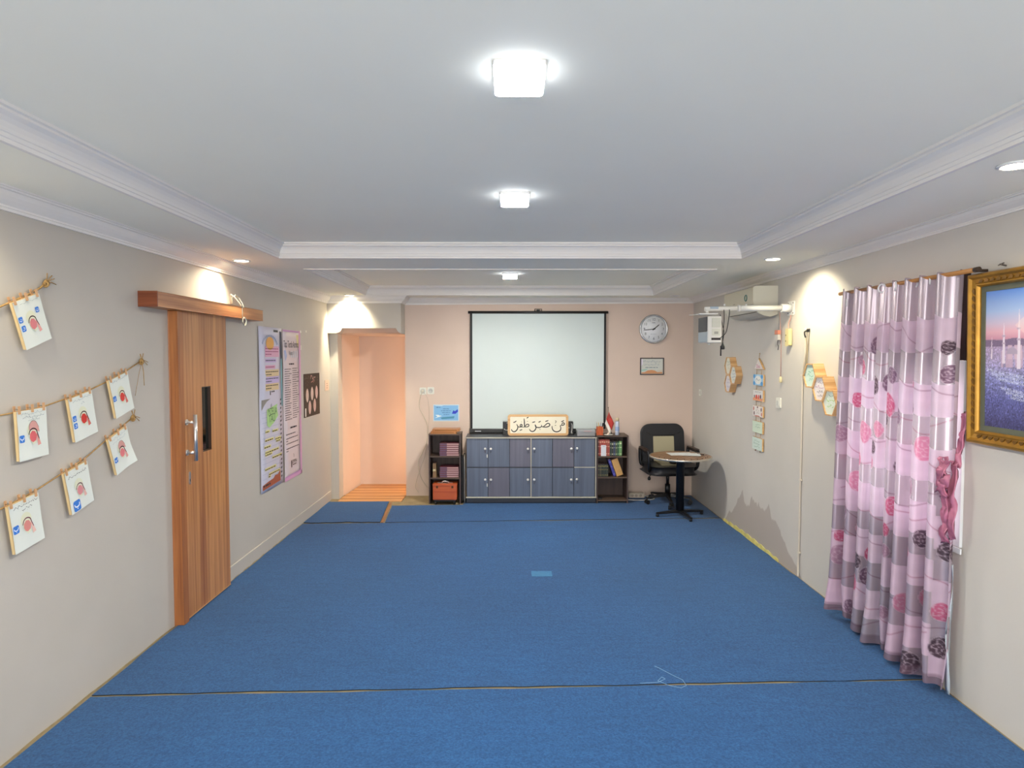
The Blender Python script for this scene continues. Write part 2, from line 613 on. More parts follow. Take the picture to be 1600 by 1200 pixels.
for i, T in enumerate((T1, T2)):
    x1 = T[1] if i == 0 else 1.69
    x0 = T[0] if i == 0 else -1.66
    mb = MB()
    sweep(mb, [(x0, T[2]), (x0, T[3]), (x1, T[3]), (x1, T[2])], tp, True)
    mb.build('trim_%d' % (i + 1), TRIM, kind='structure')
cp = [(0.0, 2.375), (0.012, 2.375), (0.013, 2.386), (0.018, 2.388), (0.018, 2.396), (0.026, 2.401), (0.042, 2.412), (0.056, 2.426),
      (0.063, 2.441), (0.064, 2.444), (0.074, 2.446), (0.074, 2.453), (0.083, 2.455), (0.083, ZS)]
mb = MB()
sweep(mb, [(WL, YF), (WL, YD - 0.03), (-1.285, YD - 0.03), (-1.285, YB), (WR, YB), (WR, YF)], cp, False,
      zfix=lambda x, z: ZS - (ZS - z) * (1.04 - 0.33 * (x - WL) / (WR - WL)))
mb.build('trim_3', TRIM, kind='structure')
# painted-over baseboard on the far part of the left wall
mb = MB()
mb.box(WL, WL + 0.010, 4.90, YD, 0.0, 0.115)
mb.build('baseboard_left', PAINT, kind='structure', bevel=0.003)

# ------------------------------------------------------------------ carpets (loose-laid strips)
def wob(a, b, n, f, amp, seed):
    r = random.Random(seed)
    out = []
    ph = [r.uniform(0, 6) for _ in range(4)]
    for i in range(n + 1):
        t = i / n
        x = a[0] + (b[0] - a[0]) * t
        yy = a[1] + (b[1] - a[1]) * t
        d = amp * (sin(f * t + ph[0]) + 0.6 * sin(2.3 * f * t + ph[1]) + 0.4 * sin(5.1 * f * t + ph[2]))
        nx, ny = -(b[1] - a[1]), b[0] - a[0]
        q = hypot(nx, ny)
        out.append((x + nx / q * d, yy + ny / q * d))
    return out
def carpet(label, edges, z=0.005):
    poly = []
    for e in edges:
        poly += e[:-1]
    mb = MB().prism(poly, 'z', 0.0005, z)
    for i in range(2, len(mb.m)):
        mb.m[i] = 1            # side faces coloured dark to draw the shadow line along the seams
    o = mb.build('carpet', [CARPET, EDGE_SHADE])
    tag(o, label, 'carpet')
    return o
xl, xr = WL + 0.018, WR - 0.014
carpet('nearest blue carpet strip, in front of the torn seam',
       [wob((xl, YF + 0.01), (xr, YF + 0.01), 2, 1, 0, 1), wob((xr, YF + 0.01), (xr, 3.364), 12, 9, 0.003, 2),
        wob((xr, 3.364), (xl, 3.216), 120, 26, 0.0030, 3), wob((xl, 3.216), (xl, YF + 0.01), 12, 9, 0.003, 4)])
carpet('broad blue carpet filling the middle of the room between two seams',
       [wob((xl, 3.236), (xr, 3.380), 120, 22, 0.0034, 5), wob((xr, 3.380), (xr, 6.800), 30, 30, 0.004, 6),
        wob((xr, 6.800), (xl, 6.595), 60, 14, 0.004, 7), wob((xl, 6.595), (xl, 3.234), 40, 34, 0.004, 8)])
carpet('small blue carpet piece lying before the open doorway',
       [wob((xl, 6.632), (-1.352, 6.660), 20, 9, 0.008, 9), wob((-1.352, 6.652), (-1.435, 7.60), 10, 4, 0.002, 10),
        wob((-1.435, 7.60), (xl, 7.59), 10, 6, 0.006, 11), wob((xl, 7.59), (xl, 6.625), 8, 9, 0.003, 12)], 0.009)
carpet('blue carpet strip under the dark cabinet and bookshelves',
       [wob((-1.30, 6.652), (xr, 6.832), 60, 12, 0.003, 13), wob((xr, 6.825), (xr, 7.93), 8, 9, 0.002, 14),
        wob((xr, 7.93), (-0.515, 7.93), 6, 3, 0.0, 15), wob((-0.515, 7.93), (-0.54, 7.44), 6, 3, 0.0, 15),
        wob((-0.54, 7.44), (-1.36, 7.40), 12, 5, 0.003, 16), wob((-1.36, 7.40), (-1.30, 6.652), 8, 4, 0.002, 17)])
# wooden joint strip showing between the two far pieces
mb = MB()
mb.obox((-1.367, 7.10, 0.004), (0.026, 0.90, 0.006), Matrix.Rotation(radians(4.5), 3, 'Z'))
tag(mb.build('floor_strip', wood('brown_strip', '#6d3f20', '#a87443', 'Y')), 'brown wooden strip between two far carpet pieces', 'floor strip')
# loose pale thread lying on the seam, pale blue tape patch, loose white thread
th = [(0.70, 3.335), (0.80, 3.345), (0.845, 3.38), (0.83, 3.40), (0.80, 3.36), (0.85, 3.31), (0.905, 3.285), (0.94, 3.31), (0.935, 3.37), (0.895, 3.42), (0.84, 3.50), (0.81, 3.535)]
Q = []
for i in range(len(th) - 1):
    for t in (0, 0.33, 0.66):
        Q.append((th[i][0] + (th[i + 1][0] - th[i][0]) * t, th[i][1] + (th[i + 1][1] - th[i][1]) * t, 0.0065))
tag(MB().tube(Q, 0.0014, 6).build('loose_thread', mat('pale_thread', '#7fa3c8', rough=0.9)), 'pale loose thread curled on the near carpet seam', 'thread')
mb = MB()
mb.prism(rrect(-0.082, 0.082, -0.062, 0.062, 0.004, 2), 'z', 0, 0.0012)
tag(mb.build('tape_patch', mat('pale_blue_tape', '#3d7aa8', rough=0.8, var=0.08, vscale=30), loc=(0.263, 5.055, 0.0054)), 'faded light blue patch of tape stuck on the carpet', 'tape')
# yellow foam strip at the foot of the right wall
FOAM = mat('yellow_foam', '#d9cf7e', rough=0.9, var=0.18, vscale=14, bump=0.3)
mb = MB()
N = 26
pts = []
for i in range(N + 1):
    yy = 5.35 + 1.4 * i / N
    pts.append((yy, 0.022 + 0.02 * sin(pi * i / N) + 0.008 * sin(i * 2.1)))
mb.prism([(pts[0][0], 0.0)] + pts + [(pts[-1][0], 0.0)], 'x', WR - 0.0075, WR - 0.001)
tag(mb.build('foam_strip', FOAM), 'ragged yellow foam strip along the foot of the damp wall', 'foam strip')
OLDT = mat('old_yellow_tape', '#a8966f', rough=0.8, var=0.25, vscale=20)
for (a, b, h, lab) in ((4.92, 5.7, 0.012, 'frayed yellowish tape at the carpet edge just past the sliding door'), (5.78, 6.50, 0.010, 'frayed yellowish tape at the carpet edge below the tall banners'), (2.6, 4.05, 0.009, 'long frayed yellowish tape at the carpet edge below the hanging cards')):
    x0 = WL + (0.0102 if a > 4.8 else 0.0004)
    mb = MB().prism([(a, 0.0005)] + [(a + (b - a) * i / 16, 0.004 + h * .6 * (0.5 + 0.5 * sin(i * 1.7 + a))) for i in range(17)] + [(b, 0.0005)], 'x', x0, x0 + 0.0010)
    tag(mb.build('edge_tape', OLDT), lab, 'tape', 'frayed tape along the left carpet edge')

# ------------------------------------------------------------------ ceiling lights
LED = mat('led_diffuser', '#fffaf0', emit=PANEL_POWER)
LED2 = mat('led_diffuser_far', '#fffaf0', emit=PANEL_POWER * 1.85)
LEDS = mat('led_side_glow', '#eef4ff', emit=6.0)
LEDF = mat('white_lamp_rim', '#eeeeee', rough=0.4)
def led_panel(yy, label, x=0.03, led=None):
    t = thing('ceiling_panel_light', label, 'ceiling light', (x, yy, ZC), group='square LED panels along the ceiling')
    MB().prism(rrect(-0.074, 0.074, -0.074, 0.074, 0.012, 4), 'z', -0.012, 0.0).build('lamp_base', LEDF, t)
    MB().prism(rrect(-0.071, 0.071, -0.071, 0.071, 0.014, 4), 'z', -0.043, -0.0122).build('diffuser_side', LEDS, t)
    MB().prism(rrect(-0.068, 0.068, -0.068, 0.068, 0.013, 4), 'z', -0.0435, -0.0431).build('diffuser', led or LED, t)
led_panel(1.86, 'largest looking square white LED panel, nearest on the ceiling')
led_panel(3.27, 'square white LED panel in the middle of the big ceiling tray')
led_panel(6.36, 'square white LED panel in the far ceiling tray', 0.012, LED2)
led_panel(-0.90, 'square white LED panel near the room entrance, behind the viewer')

WARM = mat('warm_lamp_disc', '#ffeec4', emit=30.0)
OFFD = mat('unlit_lamp_disc', '#e2e0dc', rough=0.4)
def downlight(x, yy, label, aim=None, on=True, k=1.0, cone=62):
    t = thing('recessed_downlight', label, 'ceiling light', (x, yy, ZS), group='round downlights in the lowered ceiling edge')
    MB().lathe([(0.062, 0.0), (0.062, -0.006), (0.052, -0.009), (0.048, -0.004)], n=28).build('trim_ring', LEDF, t)
    MB().lathe([(0.048, -0.0045), (0.047, -0.0075), (0.03, -0.0085), (0.001, -0.009)], n=28).build('lamp_lens', WARM if on else OFFD, t)
    if on:
        l = lamp('downlight_beam', 'SPOT', (0, 0, -0.02), SPOT_POWER * k, (1.0, 0.88, 0.62), spot_size=radians(cone * 2), spot_blend=0.75, shadow_soft_size=0.035)
        l.parent = t
        if aim:
            d = Vector(aim)
            l.rotation_euler = d.to_track_quat('-Z', 'Y').to_euler()
    return t
downlight(-1.985, 4.80, 'warm round downlight above the sliding wooden door', (-0.25, -0.28, -1), k=0.8)
downlight(1.93, 4.70, 'warm round downlight above the projector arm', (0.42, 0.06, -1))
downlight(1.885, 2.40, 'warm round downlight above the gold-framed picture', (0.2, 0.1, -1), k=0.5)
downlight(-1.96, 2.40, 'warm round downlight above the hanging cards', (-0.1, 0.1, -1), k=0.35)
downlight(-1.86, 7.52, 'bright warm downlight right above the open doorway', (-0.12, 0.60, -1), k=1.7, cone=54)
downlight(1.96, 7.58, 'unlit white downlight above the wall clock corner', on=False)
# ------------------------------------------------------------------ sliding door on the left wall
DOORW = wood('teak_veneer', '#8c4f2b', '#d69c62', 'Z', 0.62, 0.42, 0.4, 1.15)
DOORH = wood('teak_board', '#94562c', '#cd8f57', 'X', 0.8, 0.42, 0.5)
JAMB = wood('teak_jamb', '#8a4f2a', '#b8763f', 'Z', 1.2, 0.45, 0.4)
CHROME = mat('polished_steel', '#e2e2e2', rough=0.30, metal=0.9)
BLACKG = mat('dark_glass', '#0d1512', rough=0.06, spec=0.7)
BLACKP = mat('black_plastic', '#141416', rough=0.4)
ROT_L, ROT_R = pi / 2, -pi / 2
dr = thing('door_1', 'wooden sliding door leaf with narrow dark glass slit and steel bar handle', 'door', (WL, 4.48, 0.0), ROT_L)
dr['kind'] = 'structure'
Y0, Y1 = -0.330, 0.322         # leaf in local x (= along the wall), local -y = into the room
mb = MB()
gx0, gx1, gz0, gz1 = -0.072, 0.064, 1.085, 1.537
mb.box(Y0, gx0, -0.052, -0.012, 0.014, 2.06)
mb.box(gx1, Y1, -0.052, -0.012, 0.014, 2.06)
mb.box(gx0, gx1, -0.052, -0.012, 0.014, gz0)
mb.box(gx0, gx1, -0.052, -0.012, gz1, 2.06)
mb.build('door_panel', DOORW, dr)
MB().box(gx0, gx1, -0.030, -0.026, gz0, gz1).build('glass_pane', BLACKG, dr)
mb = MB()
for a, b, c, d in ((gx0, gx0 + 0.006, gz0, gz1), (gx1 - 0.006, gx1, gz0, gz1), (gx0 + 0.006, gx1 - 0.006, gz0, gz0 + 0.006), (gx0 + 0.006, gx1 - 0.006, gz1 - 0.006, gz1)):
    mb.box(a, b, -0.049, -0.030, c, d)
mb.build('glass_bead', wood('dark_bead', '#2d1a0f', '#4a2b18', 'Z'), dr)
hb = MB().cyl((-0.295, -0.112, 1.062), (-0.295, -0.112, 1.365), 0.0125, n=20).build('handle', CHROME, dr)
for z in (1.115, 1.315):
    MB().cyl((-0.295, -0.0525, z), (-0.295, -0.104, z), 0.009, n=14).build('handle_mount', CHROME, hb)
    MB().cyl((-0.295, -0.0522, z), (-0.295, -0.060, z), 0.019, n=18).build('rosette', CHROME, hb)
MB().box(Y0 - 0.002, Y0 + 0.002, -0.046, -0.020, 0.895, 1.035).build('lock_plate', mat('dull_steel', '#8d8880', rough=0.35, metal=0.9), dr)
MB().prism(rrect(-0.275, -0.253, 0.90, 0.985, 0.010, 4), 'y', -0.0555, -0.0522).build('keyhole_plate', CHROME, dr)
MB().prism(rrect(-0.268, -0.260, 0.918, 0.938, 0.0035, 4), 'y', -0.0562, -0.0556).build('keyhole', BLACKP, dr)
MB().box(Y0, Y1, -0.0535, -0.0522, 0.0155, 0.022).build('bottom_edge', mat('worn_edge', '#c99c6c', rough=0.8), dr)
mb = MB()
mb.prism([(4.088, 0.0), (4.147, 0.0), (4.147, 2.036), (4.088, 2.036)], 'x', WL, WL + 0.062)
mb.build('trim_4', JAMB, kind='structure', bevel=0.004)
pel = thing('door_rail_cover', 'long wooden box beam covering the sliding door rail', 'rail cover', (WL, 4.57, 2.083), ROT_L)
mb = MB()
mb.prism([(-0.80, -0.112), (0.805, -0.112), (0.84, -0.001), (-0.80, -0.001)], 'z', -0.044, 0.044)
mb.build('cover_board', DOORH, pel, bevel=0.003)
MB().box(-0.808, -0.8005, -0.114, -0.001, -0.046, 0.046).build('end_cap', wood('reddish_end', '#6b3015', '#93502c', 'Y', 1.2), pel, label='redder end board')
# clear plastic hook strap over the rail cover
CLEAR = mat('clear_plastic', '#e9efe6', rough=0.1)
CLEAR.node_tree.nodes['Principled BSDF'].inputs['Transmission Weight'].default_value = 0.7
hk = thing('plastic_hook', 'clear plastic hook strap hanging over the wooden rail cover', 'hook', (WL, 4.96, 2.10), ROT_L)
mb = MB()
for s in (-1, 1):
    mb.tube([(0.012 * s, -0.119, 0.02), (0.03 * s, -0.100, 0.06), (0.042 * s, -0.07, 0.10), (0.040 * s, -0.045, 0.118), (0.012 * s, -0.03, 0.10), (0.006 * s, -0.03, 0.05)], 0.0045, 8)
mb.tube([(-0.042, -0.07, 0.10), (0, -0.06, 0.122), (0.042, -0.07, 0.10)], 0.0035, 8)
mb.build('strap', CLEAR, hk)
MB().torus((0.02, -0.119, -0.085), 0.032, 0.004, 'y', 20, 6).build('loop', CLEAR, hk)
mb = MB().tube([(-0.012, -0.118, 0.03), (-0.012, -0.118, -0.09), (-0.016, -0.128, -0.108), (-0.012, -0.140, -0.10)], 0.003, 6)
mb.build('hook_wire', mat('grey_wire', '#4a4744', rough=0.4), hk)

# ------------------------------------------------------------------ cards pegged to twine
TWINE = mat('jute_twine', '#b08d58', rough=0.9, var=0.2, vscale=60, bump=0.4, bscale=200)
PEGW = wood('peg_wood', '#b98a5f', '#d9ae82', 'Z', 3)
PLY = wood('pale_ply', '#d3b27c', '#e8cf9c', 'Z', 2)
PAPER = mat('white_paper', '#e4e9e2', rough=0.6, var=0.02, vscale=8)
XC = -2.147
ROWS = {'top': [(2.55, 1.900), (2.66, 1.928), (2.720, 1.952), (2.795, 1.983), (2.905, 2.029), (2.97, 2.062), (3.008, 2.089)],
        'middle': [(2.55, 1.491), (2.70, 1.497), (2.79, 1.503), (2.95, 1.512), (3.113, 1.541), (3.28, 1.570), (3.44, 1.612), (3.60, 1.660), (3.763, 1.720)],
        'lowest': [(2.55, 1.082), (2.68, 1.098), (2.73, 1.105), (2.897, 1.136), (3.075, 1.183), (3.241, 1.228), (3.421, 1.300), (3.55, 1.352), (3.665, 1.398)]}
for k, pts in ROWS.items():
    P = [(XC - 0.0078, a, b) for a, b in pts]
    t = thing('twine_line', '%s jute twine line of cards on the left wall' % k, 'twine', P[-1], group='twine lines on the left wall')
    off = Vector(P[-1])
    MB().tube([Vector(p) - off for p in P], 0.0035 if k != 'top' else 0.0045, 7).build('twine', TWINE, t)
    mb = MB()
    mb.torus((0.004, 0, 0), 0.012, 0.006, 'x', 12, 6)
    mb.torus((0.008, -0.012, -0.008), 0.011, 0.005, 'y', 12, 6)
    r = random.Random(len(pts) + len(k))
    for i in range(5):
        a = r.uniform(-0.3, 2.4)
        mb.tube([(0.004, 0, 0), (0.010, 0.02 * cos(a), 0.02 * sin(a)), (0.012, 0.05 * cos(a - 0.2), 0.045 * sin(a - 0.3))], 0.0022, 5)
    if k == 'middle':
        mb.tube([(0.004, 0, -0.005), (0.006, 0.012, -0.06), (0.004, 0.02, -0.145)], 0.002, 5)
        mb.tube([(0.004, 0, -0.005), (0.004, -0.03, -0.07), (0.002, -0.07, -0.20)], 0.0012, 5)
    mb.build('knot', TWINE, t)
    MB().cyl((-0.010, 0, 0), (0.018, 0, 0), 0.003, n=8).build('nail', mat('rusty_nail', '#4d4035', rough=0.5, metal=0.6), t)

def letter(mb, kind, cx, cz, s, y, m):
    """simple arabic-style letter drawn in strokes"""
    if kind == 'ba':
        mb.stroke([(cx + 0.34 * s, cz + 0.24 * s), (cx + 0.33 * s, cz + 0.04 * s), (cx + 0.14 * s, cz - 0.10 * s), (cx - 0.14 * s, cz - 0.10 * s), (cx - 0.33 * s, cz + 0.04 * s), (cx - 0.34 * s, cz + 0.22 * s)], 0.14 * s, y, m)
        mb.disc(cx, cz - 0.30 * s, 0.07 * s, 0.07 * s, y, m, 8)
    elif kind == 'nun':
        mb.stroke([(cx + 0.26 * s, cz + 0.12 * s), (cx + 0.22 * s, cz - 0.18 * s), (cx, cz - 0.28 * s), (cx - 0.22 * s, cz - 0.16 * s), (cx - 0.26 * s, cz + 0.06 * s)], 0.11 * s, y, m)
        mb.disc(cx, cz + 0.12 * s, 0.07 * s, 0.07 * s, y, m, 8)
    else:
        mb.stroke([(cx + 0.20 * s, cz + 0.24 * s), (cx + 0.04 * s, cz + 0.26 * s), (cx + 0.02 * s, cz + 0.08 * s), (cx + 0.22 * s, cz + 0.06 * s), (cx + 0.16 * s, cz - 0.16 * s), (cx - 0.08 * s, cz - 0.26 * s), (cx - 0.28 * s, cz - 0.14 * s)], 0.10 * s, y, m)

def scribble(mb, x0, x1, z, h, y, m, seed):
    """cursive heading: short joined pen strokes and dots"""
    r = random.Random(seed)
    x = x1
    while x > x0 + h * 0.6:
        n = r.randint(2, 4)
        pts = [(x, z + r.uniform(-.1, .3) * h)]
        for i in range(n):
            x -= h * r.uniform(0.28, 0.5)
            pts.append((x, z + r.choice((-0.25, -0.12, 0.05, 0.5)) * h))
        mb.stroke(pts, h * 0.17, y, m)
        if r.random() < 0.6:
            mb.disc(x + h * 0.5, z + r.choice((-0.55, 0.65)) * h, h * 0.09, h * 0.09, y, m, 6)
        x -= h * 0.22

# id: centre y, z, width, height, tilt, squares (u, v, size, letter), heading lines, figure (v, strength, head)
CARDS = [
    ('A', 2.885, 1.904, .165, .212, 20.0, [(.12, .38, .15, 'nun'), (.14, .57, .15, 'qaf'), (.80, .30, .14, 'nun')], [('#b9c2c0', .07, .16, .92)], ('#d67f84', '#e7a5a0', '#3a2326', False), 'top', 'card on the top twine with three blue squares'),
    ('B', 2.865, 1.401, .174, .217, 2.4, [(.13, .56, .17, 'ba')], [('#a9b3b5', .07, .10, .95), ('#98a3a8', .14, .12, .92), ('#a9b3b5', .20, .35, .75)], ('#d9686c', '#e8a39a', '#2c1a1e', True), 'middle', 'card with pink head profile, first on the middle twine'),
    ('C', 3.208, 1.448, .176, .217, 11.6, [(.14, .47, .15, 'nun'), (.14, .64, .15, 'qaf')], [('#a3afb4', .09, .12, .93), ('#a3afb4', .19, .42, .62)], ('#cf3a33', '#d9766c', '#43201f', False), 'middle', 'card with red throat and two stacked blue squares'),
    ('D', 3.530, 1.535, .170, .213, 15.5, [(.12, .50, .16, 'nun')], [('#93a0ab', .08, .06, .94)], ('#d9463e', '#dd7a70', '#5a2a28', False), 'middle', 'card with red throat, last on the middle twine'),
    ('E', 2.812, 1.011, .174, .217, 8.6, [(.13, .52, .19, 'ba')], [('#3b4148', .10, .10, .95), ('#3b4148', .19, .42, .74)], ('#dd8f88', '#e9c0b4', '#6d3f49', False), 'lowest', 'card with two-line heading, first on the lowest twine'),
    ('F', 3.163, 1.096, .168, .214, 12.6, [(.22, .86, .30, 'ba')], [('#33383f', .15, .07, .90)], ('#d98f93', '#e3b5ad', '#6b4a50', False), 'lowest', 'card with one large blue square at its bottom'),
    ('G', 3.516, 1.229, .172, .212, 19.0, [(.14, .62, .16, 'ba')], [('#b6c3cc', .08, .08, .95), ('#b6c3cc', .17, .12, .85)], ('#df7f84', '#e6a79f', '#38222b', True), 'lowest', 'card with curled corner, last on the lowest twine'),
]
peg_src = None
for key, cy, cz, cw, ch, tilt, squares, heads, fig, row, label in CARDS:
    t = thing('picture_card', 'white ' + label, 'card', (XC + 0.004, cy, cz), group='throat picture cards on twine')
    t.rotation_euler = (Matrix.Rotation(pi / 2, 4, 'Z') @ Matrix.Rotation(-radians(tilt), 4, 'Y')).to_euler()
    X0, X1, Z0, Z1 = -cw / 2, cw / 2, -ch / 2, ch / 2
    MB().box(X0, X1, -0.0085, 0.0035, Z0, Z1).build('board', PLY, t, bevel=0.001)
    mb = MB()
    n = 8
    vs, fs = [], []
    for i in range(n + 1):
        for j in range(n + 1):
            u, v = i / n, j / n
            curl = 0.0
            if key == 'G':
                curl = 0.016 * max(0, (u - v * 1.0 - 0.45)) ** 1.2 * 2
            vs.append((X0 + 0.001 + (cw + 0.002) * u, -0.0105 - 0.0015 * sin(u * 5 + v * 3) ** 2 - curl, Z0 - 0.002 + (ch + 0.003) * v))
    for i in range(n):
        for j in range(n):
            fs.append((i * (n + 1) + j, (i + 1) * (n + 1) + j, (i + 1) * (n + 1) + j + 1, i * (n + 1) + j + 1))
    mb.add(vs, fs, 0, True)
    sheet = mb.build('sheet', PAPER, t)
    cols = ['#3f7fd6', '#e8f0fb', '#e3e5cc', fig[0], fig[1], fig[2], '#d9a29b', '#8a5b58'] + [h[0] for h in heads]
    mb = MB()
    U = lambda u: X0 + cw * u
    V = lambda v: Z1 - ch * v
    e = -0.0135
    for u, v, s, kind in squares:
        q = s * cw
        cxx, czz = U(u) + (q * 0.5 - 0.10 * cw if key != 'F' else 0.04 * cw), V(v)
        mb.poly(rrect(cxx - q / 2, cxx + q / 2, czz - q * 0.55, czz + q * 0.55, q * 0.2, 3), e, 0)
        letter(mb, kind, cxx, czz, q, e - 0.0003, 1)
    # pale yellow face outline, tongue, throat, dark palate arc
    fx, fz = U(0.50), V(0.54)
    mb.poly([(fx - .2 * cw + .36 * cw * (0.5 + 0.5 * cos(a)), fz + .13 * ch + .15 * ch * sin(a)) for a in [2 * pi * i / 16 for i in range(16)]], e, 2)
    mb.poly([(fx - .13 * cw, fz - .06 * ch), (fx - .02 * cw, fz - .18 * ch), (fx + .10 * cw, fz - .15 * ch), (fx + .06 * cw, fz + .05 * ch), (fx - .14 * cw, fz + .06 * ch)], e - 0.0002, 2)
    if fig[3]:
        mb.poly([(fx - .14 * cw, fz + .13 * ch), (fx - .12 * cw, fz + .24 * ch), (fx - .02 * cw, fz + .31 * ch), (fx + .10 * cw, fz + .29 * ch), (fx + .19 * cw, fz + .18 * ch), (fx + .22 * cw, fz + .06 * ch), (fx + .05 * cw, fz + .12 * ch)], e - 0.0002, 6)
        mb.stroke([(fx - .14 * cw, fz + .13 * ch), (fx - .12 * cw, fz + .24 * ch), (fx - .02 * cw, fz + .31 * ch), (fx + .10 * cw, fz + .29 * ch), (fx + .20 * cw, fz + .16 * ch)], 0.012 * cw, e - 0.0004, 7)
    mb.poly([(fx - .13 * cw, fz - .03 * ch), (fx - .12 * cw, fz + .05 * ch), (fx - .04 * cw, fz + .11 * ch), (fx + .06 * cw, fz + .09 * ch), (fx + .12 * cw, fz), (fx + .08 * cw, fz - .10 * ch), (fx - .02 * cw, fz - .13 * ch), (fx - .09 * cw, fz - .10 * ch)], e - 0.0004, 3)
    mb.poly([(fx + .11 * cw, fz + .06 * ch), (fx + .17 * cw, fz - .02 * ch), (fx + .25 * cw, fz - .20 * ch), (fx + .14 * cw, fz - .22 * ch), (fx + .12 * cw, fz - .06 * ch)], e - 0.0004, 4)
    mb.stroke([(fx - .16 * cw, fz + .04 * ch), (fx - .11 * cw, fz + .12 * ch), (fx - .01 * cw, fz + .155 * ch), (fx + .10 * cw, fz + .12 * ch), (fx + .14 * cw, fz + .03 * ch), (fx + .19 * cw, fz - .08 * ch)], 0.032 * cw, e - 0.0006, 5)
    for i, (c, v, u0, u1) in enumerate(heads):
        scribble(mb, U(u0), U(u1), V(v), 0.055 * ch, e - 0.0002, 8 + i, hash((key, i)) % 97 if False else ord(key) * 3 + i)
    mb.build('printed_art', [ink(c) for c in cols], sheet)
    # three clothespins
    for u, pos in ((0.06, 'left'), (0.50, 'middle'), (0.90, 'right')):
        p = thing('clothespin', '%s wooden clothespin of the %s' % (pos, label), 'clothespin', (0, 0, 0), group='wooden clothespins on the twine')
        M = t.matrix_basis
        q = Matrix.Translation(t.location) @ t.rotation_euler.to_matrix().to_4x4() @ Vector((U(u), -0.013, Z1 + 0.004))
        p.location = q
        p.rotation_euler = t.rotation_euler
        if peg_src is None:
            mb = MB()
            mb.prism([(-.0045, -.014), (.0045, -.014), (.005, .020), (-.005, .020)], 'y', -0.0055, -0.0015)
            pa = mb.build('prong', PEGW, p, bevel=0.001)
            mb = MB()
            mb.prism([(-.0045, -.010), (.0045, -.010), (.005, .020), (-.005, .020)], 'y', 0.0172, 0.0212)
            pb = mb.build('prong', PEGW, p, bevel=0.001)
            pc = MB().tube([(-.0055, -.0015, .006), (-.0055, .0180, .007), (.0055, .0180, .007), (.0055, -.0015, .006)], 0.001, 5).build('spring', mat('peg_spring', '#8f8a80', rough=0.3, metal=1), p)
            peg_src = (pa, pb, pc)
        else:
            for s in peg_src:
                c = s.copy()
                c.parent = p
                sc.collection.objects.link(c)

# ------------------------------------------------------------------ two tall banners, black poster, small notice on the left wall
def tall_banner(label, y0, y1, z0, z1, col):
    t = thing('tall_banner', label, 'banner', (WL, (y0 + y1) / 2, (z0 + z1) / 2), ROT_L, group='tall printed banners beside the sliding door')
    wv, hv = y1 - y0, z1 - z0
    n = 20
    vs, fs = [], []
    for i in range(n + 1):
        for j in range(5):
            zz = -hv / 2 + hv * i / n
            vs.append((-wv / 2 + wv * j / 4, -0.010 - 0.003 * sin(i * 0.5 + j) , zz))
    for i in range(n):
        for j in range(4):
            fs.append((i * 5 + j, i * 5 + j + 1, (i + 1) * 5 + j + 1, (i + 1) * 5 + j))
    mb = MB().add(vs, fs, 0, True)
    o = mb.build('sheet', mat('banner_vinyl_' + col.strip('#'), col, rough=0.35, var=0.02, vscale=3), t)
    sm = o.modifiers.new('thickness', 'SOLIDIFY'); sm.thickness = 0.0015; sm.offset = 1
    return t, o, wv, hv
t, o, wv, hv = tall_banner('tall pale lilac banner with orange disc and green patch, nearer the door', 5.53, 6.085, 0.545, 2.008, '#c9c9dc')
U = lambda u: -wv / 2 + wv * u
V = lambda v: hv / 2 - hv * v
cols = ['#e0a860', '#93a4c2', '#9c4f79', '#d9a9c2', '#c4b2dc', '#d8c39c', '#a8d08c', '#35553d', '#2f3c52', '#e6df9a', '#4a4631', '#a65a43', '#3a3f44', '#7fb0bb', '#8b8883', '#eeeef4', '#333338']
mb = MB()
e = -0.0145
mb.disc(U(.46), V(.100), .17 * wv, .040 * hv, e, 0, 28)
for i in range(13):            # arched heading
    a = pi * (0.92 - 0.84 * i / 12)
    mb.quad(U(.46) + .33 * wv * cos(a) - .010, U(.46) + .33 * wv * cos(a) + .010, V(.115) + .062 * hv * sin(a) - .010, V(.115) + .062 * hv * sin(a) + .010, e, 1)
for v, c1, c2, u1, nn in ((.150, 3, 2, .86, 3), (.205, 4, 8, .72, 1), (.245, 3, 2, .68, 1), (.283, 5, 10, .84, 2), (.325, 4, 8, .84, 2), (.368, 5, 10, .82, 2)):
    mb.quad(U(.24), U(u1), V(v + .011 * nn), V(v - .011 * nn), e + .0002, c1)
    for i in range(nn):
        mb.words(U(.26), U(u1 - .03 - (.3 if i == nn - 1 and nn > 1 else 0)), V(v + (i - (nn - 1) / 2) * .017), .0105, e, c2, int(v * 1000) + i)
mb.quad(U(.42), U(.46), V(.418), V(.392), e, 16)
mb.words(U(.49), U(.66), V(.398), .015, e, 16, 3)
mb.poly([(U(.06), V(.442)), (U(.44), V(.440)), (U(.28), V(.455)), (U(.16), V(.478)), (U(.06), V(.505))], e, 14)
mb.poly([(U(.28), V(.505)), (U(.74), V(.480)), (U(.78), V(.555)), (U(.60), V(.590)), (U(.38), V(.618)), (U(.28), V(.60))], e + .0002, 6)
mb.text('di', U(.47), V(.483), .05, e, 8)
mb.text('MZELIA', U(.52), V(.522), .092, e, 7, sx=0.72)
mb.text('TAU', U(.50), V(.566), .092, e, 7, sx=0.85)
r = random.Random(4)
for v, u0, u1 in ((.640, .2, .36), (.646, .5, .74), (.692, .18, .52), (.70, .62, .86), (.715, .66, .84), (.732, .14, .40), (.765, .18, .76), (.780, .18, .46), (.81, .48, .88), (.868, .16, .62), (.905, .32, .80), (.918, .30, .38)):
    mb.quad(U(u0), U(u1 + .03), V(v + .006), V(v - .010), e + .0002, 9)
    mb.words(U(u0 + .01), U(u1), V(v), .013, e, 10, int(v * 1000))
    mb.quad(U(u0 - .02), U(u0 - .005), V(v + .005), V(v - .016), e, 1)
